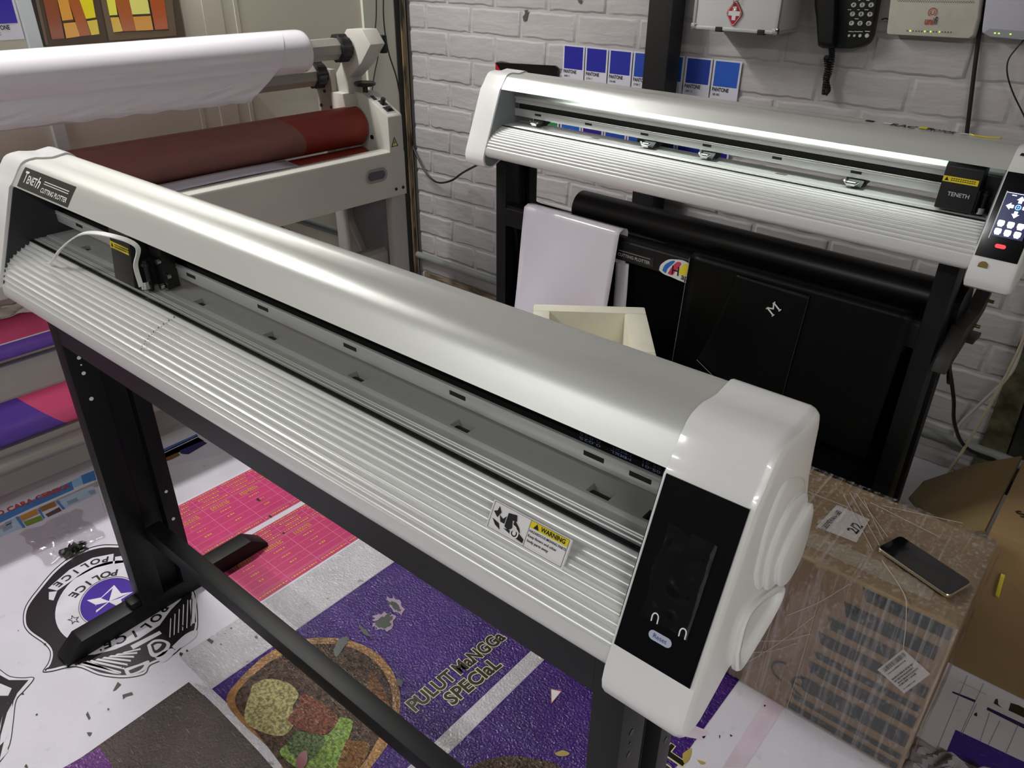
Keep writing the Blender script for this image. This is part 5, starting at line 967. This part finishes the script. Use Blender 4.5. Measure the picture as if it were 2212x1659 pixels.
# white print on the right, under the wrapped box, with ruled lines and violet bars
wr = sheet('floor_banner', rect(-.383, .75, .25, 1.74, Z1), M_wv, 'white floor banner with thin ruled lines and violet bars under the wrapped box')
bars = [gfl([(2058, 1494), (2107, 1513), (2105, 1518), (2056, 1497)]), gfl([(2133, 1528), (2230, 1574), (2230, 1584), (2131, 1534)])]
ink(wr, 'navy_bar', bars, '#28265a', Z2); ink(wr, 'violet_bar', [gfl([(2064, 1577), (2215, 1648), (2260, 1670), (2260, 1760), (2110, 1660), (2044, 1625)])], '#', Z2, mat=printed('violet_bar_print', '#3c2b90', .35, rough=.3, var=.15, glit=.2, scol='#8f84cc'))
mb = MB()
for u0, v0, u1, v1 in ((2090, 1459, 1990, 1700), (2125, 1476, 2075, 1585), (2110, 1520, 2078, 1588), (2138, 1540, 2118, 1600), (2160, 1558, 2135, 1610), (2200, 1565, 2172, 1630), (2072, 1472, 2130, 1500)): mb.tube([G(u0, v0, Z2), G(u1, v1, Z2)], .0005, 4)
obj('ruled_line', mb, pm('grey_rule', '#8c8898', .5), wr, smooth=False)
ink(wr, 'brown_print', [gfl([(2150, 1511), (2155, 1510), (2156, 1522), (2164, 1530), (2146, 1520)]), gfl([(2183, 1519), (2200, 1524), (2230, 1540), (2230, 1560), (2178, 1535)])], '#3c2a24', Z2)
ink(wr, 'floor_wear', [gfl(smooth_px(p)) for p in ([(2104, 1542), (2110, 1540), (2110, 1548), (2104, 1546)], [(1516, 1592), (1524, 1590), (1520, 1596)], [(1576, 1586), (1582, 1590), (1578, 1592)], [(1650, 1523), (1654, 1524), (1651, 1528)], [(1553, 1588), (1556, 1590), (1554, 1596)])], '#3a3330', Z2)
ink(wr, 'faint_print', [gfl([(1660, 1500), (1700, 1520), (1610, 1659), (1560, 1659)]), gfl([(1480, 1560), (1530, 1580), (1520, 1600), (1470, 1590)])], '#d8c9d6', Z2)
# ------------------------------------------------------------------ wrapped box, phone, open box
M_card_b = pm('brown_corrugated_card', '#a08a6c', .75, var=.12, vscale=7, bump=.1, bscale=80)
bx0, bx1, by0, by1, bz = -.640, -.022, 1.294, 1.606, .432
wb = thing('wrapped_box', 'cardboard box wrapped in clear stretch film with a white 2/2 label', 'box', Matrix.Translation(((bx0+bx1)/2, (by0+by1)/2, 0)))
cb_ = obj('carton', MB().box(bx0, bx1, by0, by1, .002, bz), M_card_b, wb, bev=.010, seg=3)
fy = by0-.0015
M_bp = pm('dark_green_grey_print', '#3f4644', .75, var=.2, vscale=10)
mb = MB()
for k, (z, h, xa, xb) in enumerate(((.395, .030, -.180, -.030), (.335, .036, -.205, -.040), (.285, .030, -.225, -.060), (.235, .030, -.235, -.03), (.192, .018, -.235, -.03), (.145, .032, -.240, -.03), (.085, .040, -.245, -.03), (.045, .016, -.255, -.03), (.012, .018, -.262, -.03))): mb.poly([(xa, fy, z), (xb, fy, z), (xb, fy, z+h), (xa-.012, fy, z+h)][::1])
obj('box_print', mb, M_bp, cb_, smooth=False)
mb = MB()
def arc_band(cx_, cz_, r0, r1, a0, a1): mb.loft([[(cx_+r0*math.cos(R(a0+(a1-a0)*k/20)), fy, cz_+r0*math.sin(R(a0+(a1-a0)*k/20))) for k in range(21)], [(cx_+r1*math.cos(R(a0+(a1-a0)*k/20)), fy, cz_+r1*math.sin(R(a0+(a1-a0)*k/20))) for k in range(21)]], caps=False, close=False)
arc_band(-.292, .105, .030, .024, 90, 270); arc_band(-.243, .093, .030, .024, 90, 270); mb.poly([(-.270, fy, .090), (-.247, fy, .090), (-.247, fy, .096), (-.270, fy, .096)])
obj('box_print', mb, M_bp, cb_, smooth=False)
tz = bz+.0012
lt = [G(u, v, tz) for u, v in ((1808, 1090), (1879, 1122), (1850, 1172), (1763, 1138))]
lb_ = obj('address_label', MB().poly(lt), M_paper, cb_, smooth=False)
e0 = (lt[0]-lt[3]).normalized(); e1 = Vector((0, 0, 1)).cross(e0)
mb = MB(); c = G(1797, 1123, tz+.0006); put_text(mb, '158339EWAN-1685', lambda u, v: c+e0*u+e1*v, .016, .083, .01); c = G(1848, 1141, tz+.0006); put_text(mb, '2/2', lambda u, v: c+e0*u+e1*v, .030, .036, .02); obj('label_print', mb, M_ink, lb_, smooth=False)
def fpt(u, v, e=.0025): return onp(u, v, (0, by0-e, 0), Vector((0, 1, 0)))
ql = [fpt(u, v) for u, v in ((1951, 1402), (2010, 1456), (1953, 1498), (1895, 1447))]
bl_ = obj('barcode_label', MB().poly(ql), M_paper, cb_, smooth=False)
bu = (ql[0]-ql[3]); bvv = (ql[2]-ql[3]); bq = lambda a, b, e=.0007: ql[3]+bu*a+bvv*b+Vector((0, -e, 0))
mb = MB(); rnd3 = random.Random(11); a = .12
while a < .93:
    w = rnd3.choice((.010, .016, .024)); mb.poly([bq(a, .06), bq(a+w, .06), bq(a+w, .20), bq(a, .20)]); a += w+rnd3.choice((.008, .014, .02))
for b, s0, s1, h in ((.27, .1, .75, .035), (.46, .08, .86, .05), (.55, .08, .8, .05), (.64, .12, .86, .05), (.72, .08, .7, .05), (.88, .1, .5, .03)):
    a = s0
    while a < s1:
        w = rnd3.uniform(.015, .05); mb.poly([bq(a, b), bq(a+w, b), bq(a+w, b+h), bq(a, b+h)]); a += w+rnd3.uniform(.01, .022)
obj('label_print', mb, pm('grey_black_ink', '#3a363a', .6), bl_, smooth=False)
tp = pm('clear_packing_tape', '#b7ad9a', .2, coat=.3)
obj('packing_tape', MB().poly([(bx0+.02, by0+.035, bz+.0008), (bx1-.06, by0+.035, bz+.0008), (bx1-.06, by0+.085, bz+.0008), (bx0+.02, by0+.085, bz+.0008)]), tp, cb_, smooth=False)
# stretch film: a slightly loose, creased skin around the carton
def skin():
    mb = MB(); d = .006; n = 40
    def crease(p, k): return mnoise.noise(Vector((p.x*22, p.y*22, p.z*9+k)))*.004
    def pt(x, y, z, nx, ny, nz_, k): p = Vector((x, y, z)); q = crease(p, k); return p+Vector((nx, ny, nz_))*(d+q)
    mb.grid(lambda a, b: pt(bx0+(bx1-bx0)*a, by0, .012+(bz-.012)*b, 0, -1, 0, 1), 60, 44)
    mb.grid(lambda a, b: pt(bx0+(bx1-bx0)*a, by0+(by1-by0)*b, bz, 0, 0, .75, 2), 60, 32)
    mb.grid(lambda a, b: pt(bx1, by0+(by1-by0)*a, .012+(bz-.012)*b, 1.4, 0, 0, 3), 32, 44)
    mb.grid(lambda a, b: pt(bx0+(bx1-bx0)*a, by1, .012+(bz-.012)*b, 0, 1, 0, 4), 40, 44)
    return mb
obj('stretch_film', skin(), glassy('stretch_film', .14, .11, '#f4f0ee', .7, 34, (1, 1, .4), streak=.30), wb, smooth=70)
mb = MB()
def fold(pts, w): mb.tube(catmull([Vector(p) for p in pts], 6), w, 5)
F_ = lambda u, v: fpt(u, v, .011); T_ = lambda u, v: G(u, v, bz+.0085)
for p0, p1 in (((1700, 1330), (1835, 1262)), ((1600, 1440), (1760, 1330)), ((1640, 1385), (1750, 1370)), ((1680, 1300), (1640, 1420)), ((1770, 1290), (1690, 1560)), ((1620, 1410), (1720, 1390))): fold([F_(*p0), F_((p0[0]+p1[0])/2, (p0[1]+p1[1])/2+6), F_(*p1)], .0005)
fold([T_(1905, 1210), T_(1940, 1260), T_(1956, 1292), F_(1958, 1310), F_(1956, 1360), F_(1951, 1402)], .0010)
for p0, p1 in (((1822, 1068), (1885, 1188)), ((1836, 1064), (1900, 1178)), ((1850, 1066), (1918, 1160)), ((1866, 1080), (1908, 1166)), ((1745, 1062), (1830, 1095)), ((1905, 1092), (2080, 1130)), ((1880, 1085), (2030, 1160))): fold([T_(*p0), T_(*p1)], .0006)
obj('film_fold', mb, pm('milky_film_fold', '#d2cbc6', .25, alpha=.75), wb)
ph = [G(u, v, bz+.017) for u, v in ((1888, 1180), (2052, 1288), (2107, 1262), (1945, 1152))]
pc = sum(ph, Vector())/4; px_ = ((ph[1]-ph[0])+(ph[2]-ph[3])).normalized(); py_ = Vector((0, 0, 1)).cross(px_); Mp = Matrix((px_, py_, Vector((0, 0, 1)))).transposed().to_4x4(); Mp.translation = Vector((pc.x, pc.y, bz+.0085))
def rrect(w, h, r, z, n=6): return [(sx*(w/2-r)+r*math.cos(R(a+90*k/n)), sy*(h/2-r)+r*math.sin(R(a+90*k/n)), z) for sx, sy, a in ((1, 1, 0), (-1, 1, 90), (-1, -1, 180), (1, -1, 270)) for k in range(n+1)]
pht = thing('smartphone', 'smartphone with a black screen and gold rim lying on the wrapped box', 'smartphone', Mp)
pw_, phh = .158, .075
obj('rim', MB().loft([rrect(pw_-.003, phh-.003, .009, 0), rrect(pw_, phh, .0105, .0015), rrect(pw_, phh, .0105, .0068), rrect(pw_-.002, phh-.002, .0095, .0080)]), pm('gold_phone_rim', '#c9bfa6', .25, metal=.8), pht, Mp, smooth=30)
obj('screen', MB().loft([rrect(pw_-.003, phh-.003, .009, .0078), rrect(pw_-.0045, phh-.0045, .008, .0088)]), M_glass, pht, Mp, smooth=False)
# open brown box at the right
M_card2 = pm('ochre_card', '#927750', .7, var=.08, vscale=5, bump=.08, bscale=60)
rb = thing('cardboard_box', 'large plain brown cardboard box at the right behind the wrapped one', 'box', Matrix.Translation((.25, 1.9, 0)))
obj('body', MB().box(-.045, .60, 1.677, 2.06, .003, .402), M_card2, rb, bev=.004)
fl = MB().loft([[Vector(p) for p in ((-.050, 2.06, .392), (-.052, 1.69, .386), (-.105, 1.70, .335), (-.175, 1.80, .28), (-.245, 1.93, .235), (-.235, 2.02, .245), (-.14, 2.05, .33))], [Vector(p)+Vector((-.003, 0, .005)) for p in ((-.050, 2.06, .392), (-.052, 1.69, .386), (-.105, 1.70, .335), (-.175, 1.80, .28), (-.245, 1.93, .235), (-.235, 2.02, .245), (-.14, 2.05, .33))]])
obj('flap', fl, pm('dull_card_flap', '#7f6a43', .75, var=.1), rb)
mb = MB(); put_text(mb, 's', lambda u, v: G(2203, 1108, .4035)+Vector((.62, .78, 0))*u+Vector((-.78, .62, 0))*v, .05, None, .01); obj('ink_mark', mb, M_ink, rb, smooth=False)
yt = obj('yellow_tape', MB().grid(lambda a, b: Vector((.004+.008*a+.006*b, 1.668-.004*math.sin(b*3), .315-.065*b)), 3, 8), pm('yellow_tape', '#d8c93a', .4), rb, thick=.0006)
# foam tray
ft_ = [G(1153, 656, .64), G(1393, 663, .64)]; ex = (ft_[1]-ft_[0]).normalized(); ey = Vector((ex.y, -ex.x, 0)); ex.z = 0; LA = (ft_[1]-ft_[0]).length
Mf = Matrix((ex, -ey, Vector((0, 0, 1)))).transposed().to_4x4(); Mf.translation = Vector((ft_[0].x, ft_[0].y, 0))
hb = thing('carton', 'closed carton standing on the floor under the white foam tray', 'carton', Mf @ Matrix.Translation((LA/2, -.15, 0)))
obj('body', MB().box(.01, LA-.01, -.30, -.01, .002, .419), M_card_b, hb, Mf, bev=.004)
fm = thing('foam_tray', 'white polystyrene foam tray with thick walls behind the front plotter', 'foam tray', Mf @ Matrix.Translation((LA/2, -.15, .42)))
t_ = .045; M_foam = pm('white_polystyrene', '#e9e5d2', .75, var=.05, vscale=14, bump=.35, bscale=160)
mb = MB().box(0, LA, -.32, 0, .42, .46).box(0, LA, -t_, 0, .46, .64).box(0, LA, -.32, -.32+t_, .46, .64).box(0, t_, -.32+t_, -t_, .46, .64).box(LA-t_*1.3, LA, -.32+t_, -t_, .46, .64)
obj('tray', mb, M_foam, fm, Mf, bev=.005)
# crumpled clear plastic on the floor
def crumple(nm, c, sx, sy, h, lab, mat, seed, n=26):
    o = obj(nm, MB().grid(lambda a, b: Vector((c.x+(a-.5)*sx+.02*mnoise.noise(Vector((a*4, b*4, seed))), c.y+(b-.5)*sy+.02*mnoise.noise(Vector((a*4, b*4, seed+3))), .003+h*abs(mnoise.noise(Vector((a*5, b*5, seed+7))))*(1-abs(2*a-1)**3)*(1-abs(2*b-1)**3)+.002)), n, n), mat, at=Vector((c.x, c.y, 0)), smooth=25, thick=.0004); return tag(o, lab, 'plastic scrap')
crumple('plastic_scrap', G(135, 1160), .20, .16, .030, 'crumpled clear plastic film on the floor beside the left leg', glassy('clear_scrap', .18, .07, '#fbfafa', .8, 30), 2.)
crumple('plastic_scrap', G(160, 1192), .05, .06, .05, 'small dark crumpled plastic scrap on the edge of the black crest', pm('smoky_plastic', '#3d403c', .2, alpha=.85), 5., 16)
crumple('plastic_scrap', G(2075, 1690), .20, .10, .08, 'crumpled greyish plastic in the bottom right corner of the floor', pm('grey_scrap', '#c4bcc2', .25, alpha=.62, bump=.1, bscale=30), 8.)
# ------------------------------------------------------------------ light
def tube_light(nm, c, length, along, watts, lab):
    t = thing(nm, lab, 'ceiling light', Matrix.Translation(c)); c = Vector(c); d = Vector((1, 0, 0)) if along == 'x' else Vector((0, 1, 0)); s = Vector((0, 1, 0)) if along == 'x' else Vector((1, 0, 0))
    b = MB(); e = length/2
    b.loft([[c+d*(-e)+s*.04+Vector((0, 0, .03)), c+d*(-e)-s*.04+Vector((0, 0, .03)), c+d*(-e)-s*.03+Vector((0, 0, .06)), c+d*(-e)+s*.03+Vector((0, 0, .06))], [c+d*e+s*.04+Vector((0, 0, .03)), c+d*e-s*.04+Vector((0, 0, .03)), c+d*e-s*.03+Vector((0, 0, .06)), c+d*e+s*.03+Vector((0, 0, .06))]])
    obj('housing', b, M_white, t)
    obj('lamp_tube', MB().cyl(c-d*e, c+d*e, .014, 12), pm('lit_tube', '#fffdf6', .4, emit=3.), t)
    ld = bpy.data.lights.new(nm, 'AREA'); ld.shape = 'RECTANGLE'; ld.size = length; ld.size_y = .07; ld.energy = watts; ld.color = (1., .99, .985)
    lo = bpy.data.objects.new('lamp_glow', ld); COL.objects.link(lo); lo.parent = t; lo.matrix_parent_inverse = Matrix.Identity(4)
    lo.rotation_euler = (0, 0, 0 if along == 'x' else R(90)); lo.location = (0, 0, -.02)
tube_light('wall_light', (-2.70, 1.0, 2.58), 1.2, 'y', 43, 'fluorescent tube fitting high up along the cream wall')
tube_light('ceiling_light', (-1.6, -1.3, 2.62), 1.2, 'x', 29, 'fluorescent tube fitting in front of the front plotter')
tube_light('ceiling_light', (1.5, -.9, 2.62), 1.2, 'x', 33, 'fluorescent tube fitting behind the viewer')
wd = bpy.data.worlds.new('world'); sc.world = wd; wd.use_nodes = True; wd.node_tree.nodes['Background'].inputs[0].default_value = (.05, .05, .05, 1)
sc.view_settings.view_transform = 'Standard'; sc.view_settings.look = 'None'; sc.view_settings.gamma = 1; sc.view_settings.exposure = 0.0; sc.view_settings.use_curve_mapping = False
sc.cycles.max_bounces = 8; sc.cycles.transparent_max_bounces = 12; sc.cycles.caustics_reflective = False; sc.cycles.caustics_refractive = False
